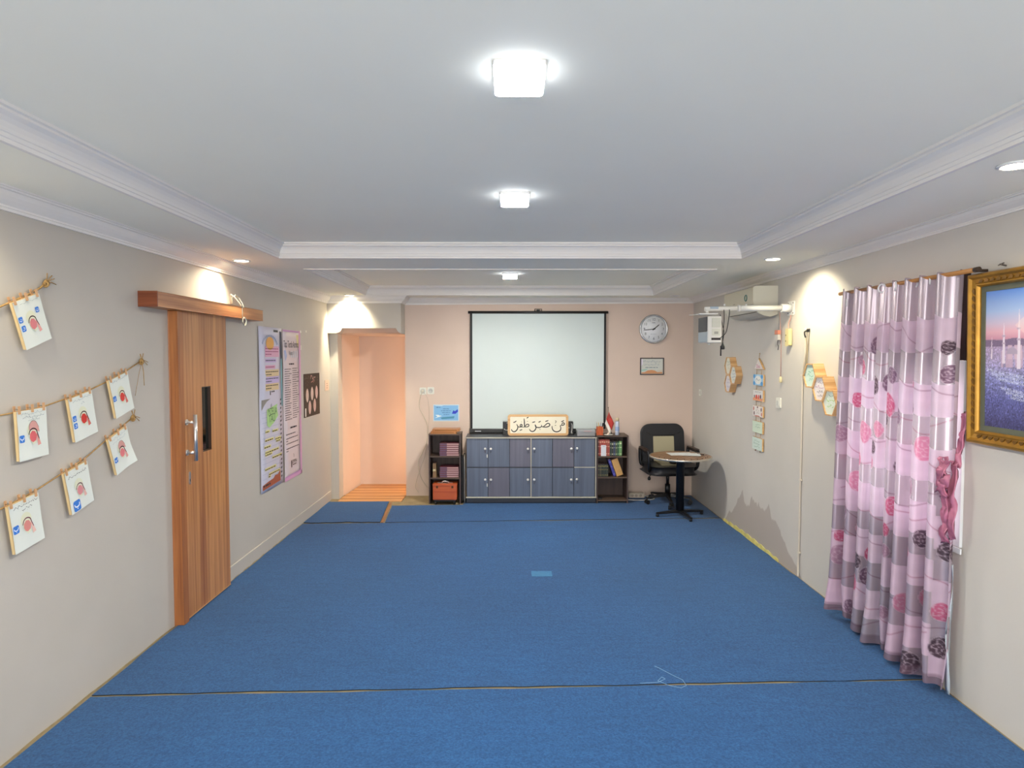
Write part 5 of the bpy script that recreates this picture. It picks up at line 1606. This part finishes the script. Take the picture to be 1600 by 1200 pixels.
hex_shelf('lower hexagon wooden frame of the small cluster under the projector', 6.500, 1.468, hg2, '#ddd9dd', [('#8b8fb0', .045, -.035, .035, .020), ('#9a97b8', .01, -.045, .045, .022), ('#7f86b8', -.03, -.04, .04, .022)], 61)

# ------------------------------------------------------------------ string of little plaques
t = thing('plaque_string', 'vertical string of a triangle and five small plaques on the right wall', 'wall hanging', (WR, 5.80, 1.50), ROT_R)
zc = lambda py: 1.75 - (py - 556) * .00581 - 1.50
PLQ = wood('plaque_wood', '#b98a50', '#d9b27a', 'Y', 2)
PX0, PX1 = -.125, .105
tri = MB().prism([(PX0 + .02, zc(577)), (PX1 + .005, zc(577)), (-.01, zc(560))], 'y', -.020, -.006).build('triangle_plaque', PLQ, t)
sh = MB().prism([(PX0 + .025, zc(576.6)), (PX1 - .005, zc(576.6)), (-.01, zc(560.8))], 'y', -.0215, -.0202).build('face', mat('plaque_white', '#e7e0da', rough=.5), tri)
mb = MB()
mb.text('Doa', -.012, zc(572.5), .046, -.0219, 0)
mb.build('printed_text', [ink('#c9568f')], tri)
plq = [(585, 602.5, '#a9d3ee'), (609.5, 627, '#e6e4e0'), (634.5, 651.5, '#ece4df'), (658.8, 677, '#d5e6d2'), (684.5, 704, '#d6e5db')]
prints = []
for i, (a, b, c) in enumerate(plq):
    p = MB().box(PX0, PX1, -.020, -.006, zc(b), zc(a)).build('plaque', PLQ, t)
    s = MB().box(PX0 + .001, PX1 - .001, -.0216, -.0202, zc(b) + .001, zc(a) - .001).build('face', mat('plaque_' + c.strip('#'), c, rough=.5), p)
    mb = MB()
    mid, hh, e = (zc(a) + zc(b)) / 2, (zc(a) - zc(b)) / 2, -.0221
    if i == 0:
        cols = ['#5c9fd6', '#f0f0ea', '#5a7f9a']
        mb.disc(-.01, mid, .075, hh * .78, e, 1)
        for sx in (-1, 1):
            for sz in (-1, 1):
                mb.disc(-.01 + sx * .088, mid + sz * hh * .62, .026, hh * .36, e - .0003, 0)
        scribble(mb, -.05, .035, mid, .03, e - .0006, 2, 71)
    elif i == 1:
        cols = ['#e6a07a', '#d9534a', '#6f6a75', '#5a3440']
        mb.poly([(PX0 + .004, zc(b) + .003), (PX1 - .004, zc(b) + .003), (PX1 - .004, mid - hh * .4), (.03, mid - hh * .55), (-.02, mid - hh * .2), (PX0 + .004, mid - hh * .5)], e, 0)
        mb.disc(-.04, mid - hh * .25, .022, hh * .4, e - .0003, 1)
        mb.disc(.015, mid - hh * .25, .016, hh * .42, e - .0003, 1)
        mb.disc(.055, mid - hh * .15, .014, hh * .4, e - .0003, 3)
        mb.disc(-.085, mid - hh * .2, .012, hh * .3, e - .0003, 3)
        scribble(mb, -.06, .06, mid + hh * .6, .016, e, 2, 72)
    elif i == 2:
        cols = ['#c96a5c', '#5a3a3c', '#8a7f7c']
        for sx in (-.10, -.088, .075, .085):
            mb.disc(sx, mid + (.02 if sx in (-.10, .075) else -.022), .012, hh * .38, e, 0 if sx in (-.10, .085) else 1)
        mb.poly([(-.09, zc(b) + .003), (.06, zc(b) + .003), (.02, zc(b) + .012), (-.05, zc(b) + .010)], e, 0)
        mb.disc(-.01, zc(a) - .012, .014, .008, e, 1)
        scribble(mb, -.05, .03, mid + hh * .2, .020, e, 2, 73)
        scribble(mb, -.05, .03, mid - hh * .25, .020, e, 2, 74)
    else:
        cols = ['#7fae93', '#6f9a86']
        for q in range(2 if i == 3 else 3):
            scribble(mb, -.065, .05, mid + hh * (.45 - .45 * q), .022, e, q % 2, 75 + q + i * 5)
    mb.build('printed_art', [ink(k) for k in cols], p)
for sx in (-.065, .045):
    for a, b in ((577, 585), (602.5, 609.5), (627, 634.5), (651.5, 658.8), (677, 684.5)):
        MB().tube([(sx, -.013, zc(a)), (sx, -.013, zc(b))], .0022, 6).build('link_cord', TWINE, t)
    MB().ball((sx, -.013, zc(705.5)), .007, 8).build('bead', mat('brown_bead', '#7d5a3a', rough=.5), t)
MB().tube(smooth([(-.01, -.013, zc(560)), (-.014, -.012, zc(556)), (-.008, -.008, zc(552)), (-.03, -.006, zc(552.5))], 4), .0022, 6).build('hanging_cord', TWINE, t)

# ------------------------------------------------------------------ window behind the curtain
UPVC = mat('white_window_frame', '#e9ecef', rough=.35)
wn = thing('window_1', 'white framed window with louvred dark top, behind the curtain', 'window', (WR, (WY0 + WY1) / 2, WZ0), ROT_R)
wn['kind'] = 'structure'
W2, H = (WY1 - WY0) / 2, WZ1 - WZ0
ZL = 1.725 - WZ0
mb = MB()
for a, b, c, d in ((-W2 - .0, -W2 + .05, 0, ZL), (W2 - .036, W2 + .012, 0, ZL), (-W2 + .05, W2 - .036, 0, .05), (-W2 + .05, W2 - .036, ZL - .045, ZL)):
    mb.box(a, b, -.014, .07, c, d)
mb.build('window_frame', UPVC, wn, bevel=.003)
MB().box(-.022, .022, -.004, .06, .05, ZL - .045).build('mullion', UPVC, wn, bevel=.002)
GL = mat('window_glass', '#ffffff', rough=.02)
GL.node_tree.nodes['Principled BSDF'].inputs['Alpha'].default_value = .12
for s in (-1, 1):
    MB().box(min(s * .024, s * (W2 - .052)), max(s * .024, s * (W2 - (.038 if s > 0 else .052))), .028, .032, .0505, ZL - .0455).build('pane', GL, wn)
MB().box(-W2 - .0, W2 + .03, -.022, -.0142, -.03, -.0005).build('sill', UPVC, wn, bevel=.002)
DKW = wood('dark_louvre_wood', '#1d130d', '#35231a', 'Z', 1.2)
mb = MB()
for a, b, c, d in ((-W2, -W2 + .04, ZL + .001, H), (W2 - .04, W2 + .016, ZL + .001, H), (-W2 + .04, W2 - .04, ZL + .001, ZL + .03), (-W2 + .04, W2 - .04, H - .03, H)):
    mb.box(a, b, -.016, .07, c, d)
mb.build('louvre_frame', DKW, wn, bevel=.002)
LOU = wood('orange_louvre', '#b0622a', '#e39b58', 'X', 1.0)
for k in range(8):
    MB().obox((0, .030, ZL + .060 + k * .0465), (2 * W2 - .082, .055, .007), Matrix.Rotation(radians(-38), 3, 'X')).build('louvre_slat', LOU, wn)

# ------------------------------------------------------------------ curtain on its wooden rod
ROD = wood('rod_wood', '#9a6330', '#c78e4f', 'X', 1.5, .35, .4)
t = thing('curtain_rod', 'wooden curtain rod above the window', 'curtain rod', (2.205, 3.65, 2.158), ROT_R)
MB().cyl((-.625, 0, .004), (.612, 0, -.002), .0115, n=16).build('rod', ROD, t)
MB().cyl((.6125, 0, -.002), (.640, 0, -.002), .0125, n=16).build('rod_end', mat('dark_rod_end', '#3a2a20', rough=.4), t)
for xx in (-.585, .575):
    MB().box(xx - .01, xx + .01, .012, .084, -.006, .006).build('bracket', mat('rod_bracket', '#3c2c20', rough=.4), t, bevel=.001)

def curtain_materials():
    m = bpy.data.materials.new('curtain_fabric')
    m.use_nodes = True
    nt = m.node_tree
    b = nt.nodes['Principled BSDF']
    at = nt.nodes.new('ShaderNodeAttribute'); at.attribute_name = 'Col'
    nt.links.new(at.outputs['Color'], b.inputs['Base Color'])
    rr = nt.nodes.new('ShaderNodeMapRange'); rr.inputs['To Min'].default_value = .62; rr.inputs['To Max'].default_value = .27
    nt.links.new(at.outputs['Alpha'], rr.inputs['Value'])
    nt.links.new(rr.outputs[0], b.inputs['Roughness'])
    sp_ = nt.nodes.new('ShaderNodeMapRange'); sp_.inputs['To Min'].default_value = .2; sp_.inputs['To Max'].default_value = .75
    nt.links.new(at.outputs['Alpha'], sp_.inputs['Value'])
    nt.links.new(sp_.outputs[0], b.inputs['Specular IOR Level'])
    mm = nt.nodes.new('ShaderNodeMath'); mm.operation = 'MULTIPLY'; mm.inputs[1].default_value = .40
    nt.links.new(at.outputs['Alpha'], mm.inputs[0])
    nt.links.new(mm.outputs[0], b.inputs['Metallic'])
    tr = nt.nodes.new('ShaderNodeBsdfTranslucent')
    nt.links.new(at.outputs['Color'], tr.inputs['Color'])
    mx = nt.nodes.new('ShaderNodeMixShader'); mx.inputs[0].default_value = .16
    out = nt.nodes['Material Output']
    nt.links.new(b.outputs[0], mx.inputs[1]); nt.links.new(tr.outputs[0], mx.inputs[2])
    nt.links.new(mx.outputs[0], out.inputs['Surface'])
    # woven relief
    tc = nt.nodes.new('ShaderNodeTexCoord')
    nz = nt.nodes.new('ShaderNodeTexNoise'); nz.inputs['Scale'].default_value = 220
    nt.links.new(tc.outputs['Object'], nz.inputs['Vector'])
    bp = nt.nodes.new('ShaderNodeBump'); bp.inputs['Strength'].default_value = .08; bp.inputs['Distance'].default_value = .002
    nt.links.new(nz.outputs['Fac'], bp.inputs['Height']); nt.links.new(bp.outputs[0], b.inputs['Normal'])
    return m
FAB = curtain_materials()
FW, NU, NV = 1.75, 300, 460          # fabric width, grid
def fold_x(s, v):
    """displacement of the cloth into the room (negative x) and along the wall"""
    n = 8.0
    ph = 2 * pi * (n * s + .06 * sin(2 * pi * 1.7 * s + .6) + .25 * v * sin(3 * s + 1) * .3)
    amp = .036 + .020 * v + .010 * sin(7 * s + 2)
    d = amp * sin(ph) + .012 * v * sin(2 * pi * 3.1 * s + 1.0) + .006 * sin(ph * 2 + 1.3 + 2 * v)
    if v > .9:
        d += (v - .9) * .25 * sin(2 * pi * 5.2 * s + .5)
    return d, .014 * sin(2 * ph + .4)
S_, V_ = np.meshgrid(np.linspace(0, 1, NU), np.linspace(0, 1, NV), indexing='xy')
s, v = S_.ravel(), V_.ravel()
n_ = 8.0
ph = 2 * np.pi * (n_ * s + .06 * np.sin(2 * np.pi * 1.7 * s + .6) + .07 * v * np.sin(3 * s + 1))
amp = .030 + .016 * v + .008 * np.sin(7 * s + 2)
d = amp * np.sin(ph) + .010 * v * np.sin(2 * np.pi * 3.1 * s + 1.0) + .006 * np.sin(ph * 2 + 1.3 + 2 * v)
d += np.clip(v - .9, 0, 1) * .22 * np.sin(2 * np.pi * 5.2 * s + .5)
yl = 4.185 + .055 * v + .01 * np.sin(6 * v)
yr = 3.140 + .045 * v + .012 * np.sin(4 * v + 1)
yy = yl + (yr - yl) * s + .013 * np.sin(2 * ph + .4) * (0.6 + .4 * v)
top = 2.172 - .012 * s + .016 * np.cos(ph) * 1.0
hem = .050 - .030 * np.sin(np.pi * s) ** 2 + .012 * np.sin(2 * np.pi * 2.2 * s) + .006 * np.sin(ph)
hem = np.maximum(hem, .018)
zz = top + (hem - top) * v
xx = 2.205 - d - .012 * v
# --- pattern in cloth coordinates (metres): satin / matt bands, rose balls, thin curling lines
cu, cv = s * FW, v * 2.12
band = np.where(s > .47, cv + .035 * 0, cv + .0)
panel = np.floor(s / .235).astype(int)
shift = np.array([.0, .06, .0, .05, .0])[np.clip(panel, 0, 4)]
lower = np.clip((cv - 1.0) / .6, 0, 1) * shift * 2.2
q = np.maximum((cv + np.round(lower / .055) * .055 - .21) / .170 + 1, 0)
satin = (np.floor(q) % 2 == 0).astype(float)
matte_c = np.array(lin('#cdb9cb')); satin_c = np.array(lin('#bbafba'))
col = matte_c[None] * (1 - satin)[:, None] + satin_c[None] * satin[:, None]
warm = np.clip((cv - .6) / 1.5, 0, 1) * (.5 + .5 * np.sin(cu * 5 + 1))
col = col * (1 + warm[:, None] * np.array([.10, -.01, .03])[None])
alpha = satin.copy()
fr = np.abs(np.sin(cu * 900)) * .04 + np.abs(np.sin(cv * 1400)) * .04
col *= (1 - (fr * (1 - satin)))[:, None]
rr_ = random.Random(23)
lines = []
for k in range(13):
    c0, a0, f0, p0 = .30 + k * .145, rr_.uniform(.03, .08), rr_.uniform(3, 6.5), rr_.uniform(0, 6)
    lines.append((c0, a0, f0, p0))
for k, (c0, a0, f0, p0) in enumerate(lines):
    cc = c0 + a0 * np.sin(f0 * cu + p0) + .03 * np.sin(2.7 * f0 * cu + p0 * 2)
    wdt = .0034
    mk = np.exp(-((cv - cc) / wdt) ** 2) * (np.sin(cu * 2.3 + k * 1.7) > -.45)
    lc = np.array(lin('#a2687f' if k % 2 else '#8d6a80'))
    col = col * (1 - .75 * mk[:, None]) + lc[None] * .75 * mk[:, None]
balls = []
tries = 0
pal = ['#463340', '#6b4c64', '#b84d73', '#a67f97', '#c77f9c', '#553f50', '#7d6079', '#bf5c80']
while len(balls) < 60 and tries < 4000:
    tries += 1
    bx, bz, br = rr_.uniform(.02, FW - .02), rr_.uniform(.30, 2.08), rr_.choice((.050, .058, .068, .040))
    if all(hypot(bx - a, bz - b_) > (br + c_) * .92 for a, b_, c_, _ in balls):
        balls.append((bx, bz, br, rr_.choice(pal)))
for k, (bx, bz, br, pc) in enumerate(balls):
    dx, dz = (cu - bx) / .82, cv - bz
    rd = np.hypot(dx, dz)
    mk = np.clip((br - rd) / .004, 0, 1)
    if not mk.any():
        continue
    ang = np.arctan2(dz, dx)
    sw = np.sin(rd / br * 7 + ang * 2.0 + k) * np.sin(ang * 3 - rd / br * 5 + k * .7)
    ln = np.exp(-(sw / .16) ** 2) * .55
    bc = np.array(lin(pc))
    tex = bc[None] * (1 - ln[:, None]) + np.array(lin('#d9c3d2'))[None] * ln[:, None]
    f = (mk * .95)[:, None]
    col = col * (1 - f) + tex * f
    alpha = alpha * (1 - mk * .5)
hemband = np.clip((v - .972) / .006, 0, 1)[:, None]
col = col * (1 - .55 * hemband) + np.array(lin('#7d5f70'))[None] * .55 * hemband
ORG = Vector((2.205, 3.67, 0.02))
me = bpy.data.meshes.new('cloth')
verts = np.stack([xx - ORG.x, yy - ORG.y, zz - ORG.z], 1)
idx = np.arange(NU * NV).reshape(NV, NU)
faces = np.stack([idx[:-1, :-1].ravel(), idx[1:, :-1].ravel(), idx[1:, 1:].ravel(), idx[:-1, 1:].ravel()], 1)
me.from_pydata(verts.tolist(), [], faces.tolist())
me.polygons.foreach_set('use_smooth', [True] * len(me.polygons))
ca = me.color_attributes.new('Col', 'FLOAT_COLOR', 'POINT')
ca.data.foreach_set('color', np.concatenate([np.clip(col, 0, 1), alpha[:, None]], 1).astype(np.float32).ravel())
me.materials.append(FAB)
t = thing('curtain', 'long lilac curtain with satin bands and rose balls, gathered on a wooden rod', 'curtain', ORG)
cl = bpy.data.objects.new('cloth', me)
sc.collection.objects.link(cl)
cl.parent = t
# grommets along the top (white rings) and a bare ring that has slipped off
RING = mat('white_ring', '#ece9ea', rough=.3)
for k in range(8):
    sk = (k + .25) / 8.0
    yk = 4.185 + (3.14 - 4.185) * sk
    MB().torus((0, 0, 0), .024, .005, 'x', 24, 8).build('eyelet_ring', RING, t, loc=(0.002 - (.020 if k in (0, 3, 4) else .0), yk - ORG.y, 2.150 - .012 * sk - ORG.z - (.055 if k == 0 else 0)), rot=(0, 0, radians(20 if k % 2 else -25)))
# pale blue-white lining showing at the near edge
mb = MB()
P = []
for i in range(25):
    u = i / 24
    z = .70 - (.70 - .035) * u
    P.append([(.028 + .01 * sin(u * 6), -.490 - .008 * sin(u * 5) - .004, z), (.012 + .012 * sin(u * 7 + 1), -.512 - .006 * sin(u * 9), z), (.034, -.500 + .01 * u, z)])
vs = [Vector(p) + Vector((0, 0, -ORG.z)) for r_ in P for p in r_]
fs = []
for i in range(24):
    for j in range(2):
        fs.append((i * 3 + j, i * 3 + j + 1, (i + 1) * 3 + j + 1, (i + 1) * 3 + j))
o = mb.add(vs, fs, 0, True).build('lining', mat('pale_satin_lining', '#c2ccd6', rough=.3, spec=.7), t, label='pale blue-white satin lining')
sm = o.modifiers.new('cloth_thickness', 'SOLIDIFY'); sm.thickness = .002

# pink tieback hanging from its own hook at the window edge
PK = mat('pink_satin', '#b8708c', rough=.38, var=.12, vscale=18, bump=.3, bscale=24, spec=.6)
t = thing('curtain_tieback', 'crumpled pink satin tieback hanging at the near window edge', 'tieback', (2.215, 3.155, 1.42), ROT_R)
def ribbon(name, pts, wid, seed, parent=t, thick=.004):
    P = smooth(pts, 5)
    r = random.Random(seed)
    vs, fs = [], []
    n = len(P)
    for i, p in enumerate(P):
        wv = wid * (1 + .25 * sin(i * .9 + seed))
        for j in range(5):
            u = j / 4 - .5
            vs.append(p + Vector((u * wv, .012 * sin(u * 9 + i * .7 + seed) - .006 * cos(i * 1.1), .010 * sin(u * 5 + i + seed))))
    for i in range(n - 1):
        for j in range(4):
            fs.append((i * 5 + j, i * 5 + j + 1, (i + 1) * 5 + j + 1, (i + 1) * 5 + j))
    o = MB().add(vs, fs, 0, True).build(name, PK, parent)
    sm = o.modifiers.new('cloth_thickness', 'SOLIDIFY'); sm.thickness = thick
    return o
ribbon('upper_loop', [(.0, .055, .045), (-.004, .045, -.05), (-.005, .03, -.15), (.0, .01, -.22)], .035, 1)
ribbon('knot', [(-.055, -.02, -.19), (-.02, -.045, -.23), (.015, -.05, -.27), (-.02, -.045, -.33), (-.055, -.03, -.36)], .060, 2)
ribbon('knot', [(.012, -.03, -.18), (.0, -.055, -.24), (-.02, -.05, -.30), (.012, -.045, -.37)], .050, 3)
ribbon('tail', [(.008, .0, -.20), (.012, -.01, -.34), (.010, -.01, -.46), (.006, .0, -.585)], .046, 4)
ribbon('tail', [(-.02, -.03, -.36), (-.018, -.02, -.46), (-.028, -.02, -.54), (-.035, -.01, -.61)], .040, 5)
MB().cyl((0, .074, .05), (0, .045, .05), .004, n=8).build('tieback_hook', mat('rod_bracket', '#3c2c20'), t)

# ------------------------------------------------------------------ gold framed city picture
GOLD = mat('antique_gold', '#a87c2e', rough=.38, metal=.55, var=.22, vscale=14, bump=.25, bscale=40)
GOLD2 = mat('antique_gold_dark', '#7d5a22', rough=.45, metal=.5, var=.25, vscale=20, bump=.3, bscale=50)
FW_, FH_ = 1.15, .815
t = thing('gold_framed_picture', 'large ornate gold framed picture of a city at dusk with minarets', 'framed picture', (WR, 3.128 - FW_ / 2, 1.735), ROT_R)
t.rotation_euler = (radians(1.2), 0, ROT_R)
t.location.x = WR - .012
prof = [(0.0, -.001), (0.0, -.030), (.006, -.038), (.016, -.040), (.022, -.034), (.026, -.030), (.046, -.026), (.050, -.030), (.056, -.031), (.060, -.026), (.064, -.018), (.064, -.001)]
def frame_side(name, a, b, corner0, corner1, mats):
    pass
loop = [(-FW_ / 2, -FH_ / 2), (-FW_ / 2, FH_ / 2), (FW_ / 2, FH_ / 2), (FW_ / 2, -FH_ / 2)]
for k in range(4):
    A, B_ = Vector(loop[k]), Vector(loop[(k + 1) % 4])
    dn = (B_ - A).normalized()
    nn = Vector((dn.y, -dn.x))
    vs, fs = [], []
    for P_, sg in ((A, 1), (B_, -1)):
        for off, yv in prof:
            q_ = P_ + nn * off + dn * sg * off
            vs.append((q_.x, yv, q_.y))
    m_ = len(prof)
    for i in range(m_ - 1):
        fs.append((i, i + 1, m_ + i + 1, m_ + i))
    fr_ = MB().add(vs, fs, 0).build('frame_rail', GOLD, t)
    # carved wave ornament lying in the hollow
    L_ = (B_ - A).length - .13
    n_o = int(L_ / .036)
    mb = MB()
    for i in range(n_o):
        c = A + dn * (.065 + L_ * (i + .5) / n_o) + nn * .036
        rot2 = math.atan2(dn.y, dn.x)
        pts = []
        for (px_, pz_) in ((-.016, -.009), (.010, -.008), (.016, .0), (.004, .009), (-.006, .003)):
            pts.append((c.x + px_ * cos(rot2) - pz_ * sin(rot2), c.y + px_ * sin(rot2) + pz_ * cos(rot2)))
        mb.prism(pts, 'y', -.0320, -.0275)
    mb.build('carved_ornament', GOLD2, fr_, kind='stuff')
I0x, I0z = FW_ / 2 - .062, FH_ / 2 - .062
mb = MB()
lw = .028
for a, b, c, d_ in ((-I0x, -I0x + lw, -I0z, I0z), (I0x - lw, I0x, -I0z, I0z), (-I0x + lw, I0x - lw, -I0z, -I0z + lw), (-I0x + lw, I0x - lw, I0z - lw, I0z)):
    mb.box(a, b, -.012, -.006, c, d_)
mb.build('liner', mat('grey_green_liner', '#5d6153', rough=.6, var=.08, vscale=12), t)
NX, NZ = 420, 220
X_, Z_ = np.meshgrid(np.linspace(0, 1, NX), np.linspace(0, 1, NZ), indexing='xy')
x, z = X_.ravel(), 1 - Z_.ravel() * 1.0
z = Z_.ravel()
def ramp(tv, stops):
    out = np.zeros((len(tv), 3))
    for c in range(3):
        out[:, c] = np.interp(tv, [a for a, _ in stops], [lin(b)[c] for _, b in stops])
    return out
HZ = .635
col = ramp(z, [(0, '#3c3d68'), (.2, '#575b94'), (.36, '#7c7fb4'), (.48, '#9c92b8'), (.60, '#a592b4'), (HZ, '#8f7f9c'), (HZ + .012, '#c78fa6'), (.70, '#dba9ba'), (.76, '#c9b9d2'), (.85, '#9db7e2'), (1.0, '#4d84d8')])
city = z < HZ
g2 = rng.random((50, 130))
g3 = rng.random((110, 330))
bi = np.clip((z * 50 / HZ).astype(int), 0, 49); bj = np.clip((x * 130).astype(int), 0, 129)
ci = np.clip((z * 110 / HZ).astype(int), 0, 109); cj = np.clip((x * 330).astype(int), 0, 329)
tx = .45 + .70 * g2[bi, bj] + .45 * g3[ci, cj] + .9 * (g3[ci, cj] > .90)
fade = np.clip((HZ - z) / .22, 0, 1)
tx = 1 + (tx - 1) * (.30 + .70 * fade)
col[city] = col[city] * tx[city, None]
def paint(mask, c, k=1.0):
    col[mask] = col[mask] * (1 - k) + np.array(lin(c))[None] * k
ridge = HZ + .010 * np.sin(x * 9) + .006 * np.sin(x * 37 + 1)
hl = (z < ridge) & (z > HZ - .045)
col[hl] = np.array(lin('#6a5a78'))[None] * (1 + .5 * rng.random(hl.sum()))[:, None]
# halls, domes and minarets of the mosque
paint((z > .44) & (z < .56) & (x > .10) & (x < .62) & ((x * 70).astype(int) % 4 != 0), '#c3a6bc', .75)
paint((z > .50) & (z < .60) & (x > .14) & (x < .30) & ((x * 90).astype(int) % 5 != 0), '#cdb3c6', .8)
for dx_, dz_, dr_ in ((.165, .535, .050), (.30, .56, .06), (.42, .55, .05), (.55, .53, .04)):
    paint((((x - dx_) * 1.45) ** 2 + (z - dz_) ** 2 < dr_ ** 2) & (z > dz_), '#a99bb4')
for mx_, w_, b0, top_ in ((.115, .008, .47, .76), (.205, .009, .43, .85), (.345, .009, .45, .83), (.47, .008, .47, .78), (.04, .004, .5, .66)):
    ww = w_ * np.clip(1.15 - 1.0 * np.clip((z - b0) / (top_ - b0), 0, 1) ** 1.5, .18, 1.2)
    paint((np.abs(x - mx_) < ww) & (z > b0) & (z < top_), '#ded3e2')
    for zb in (.5, .68):
        paint((np.abs(x - mx_) < w_ * 1.35) & (np.abs(z - (b0 + (top_ - b0) * zb)) < .006), '#b5a3bd')
for q_ in range(6):
    zz_ = .42 - .037 * q_ + .012 * ((q_ * 7) % 3)
    paint((np.abs(z - (zz_ - (x - .02) * .22)) < .010) & (x > .01 + .03 * q_) & (x < .42) & (g3[ci, cj] > .42), '#cfd6ee', .7)
paint((np.abs(x - .38) * 1.1 + np.abs(z - .74) < .22) & (z > HZ + .02), '#f1d9d2', .35)
IW, IH = (I0x - lw) * 2, (I0z - lw) * 2
vv = np.stack([(x - .5) * IW, np.full_like(x, -.0085), (z - .5) * IH], 1)
me = bpy.data.meshes.new('city_print')
idx = np.arange(NX * NZ).reshape(NZ, NX)
faces = np.stack([idx[:-1, :-1].ravel(), idx[:-1, 1:].ravel(), idx[1:, 1:].ravel(), idx[1:, :-1].ravel()], 1)
me.from_pydata(vv.tolist(), [], faces.tolist())
ca = me.color_attributes.new('Col', 'FLOAT_COLOR', 'POINT')
ca.data.foreach_set('color', np.concatenate([np.clip(col, 0, 1), np.ones((len(col), 1))], 1).astype(np.float32).ravel())
pm = mat('city_print', '#8888aa', rough=.35)
an = pm.node_tree.nodes.new('ShaderNodeAttribute'); an.attribute_name = 'Col'
pm.node_tree.links.new(an.outputs['Color'], pm.node_tree.nodes['Principled BSDF'].inputs['Base Color'])
me.materials.append(pm)
o = bpy.data.objects.new('city_print', me)
sc.collection.objects.link(o)
o.parent = t
t2 = thing('picture_nail', 'bent nail in the wall above the gold frame', 'nail', (WR, 2.955, 2.165), ROT_R)
MB().cyl((0, -.001, 0), (.0, -.03, .006), .004, n=8).build('shank', mat('nail_grey', '#6a625d', metal=.6, rough=.4), t2)
MB().tube([(-.02, -.022, .004), (.018, -.026, .010)], .003, 6).build('wire_twist', mat('nail_grey', '#6a625d'), t2)
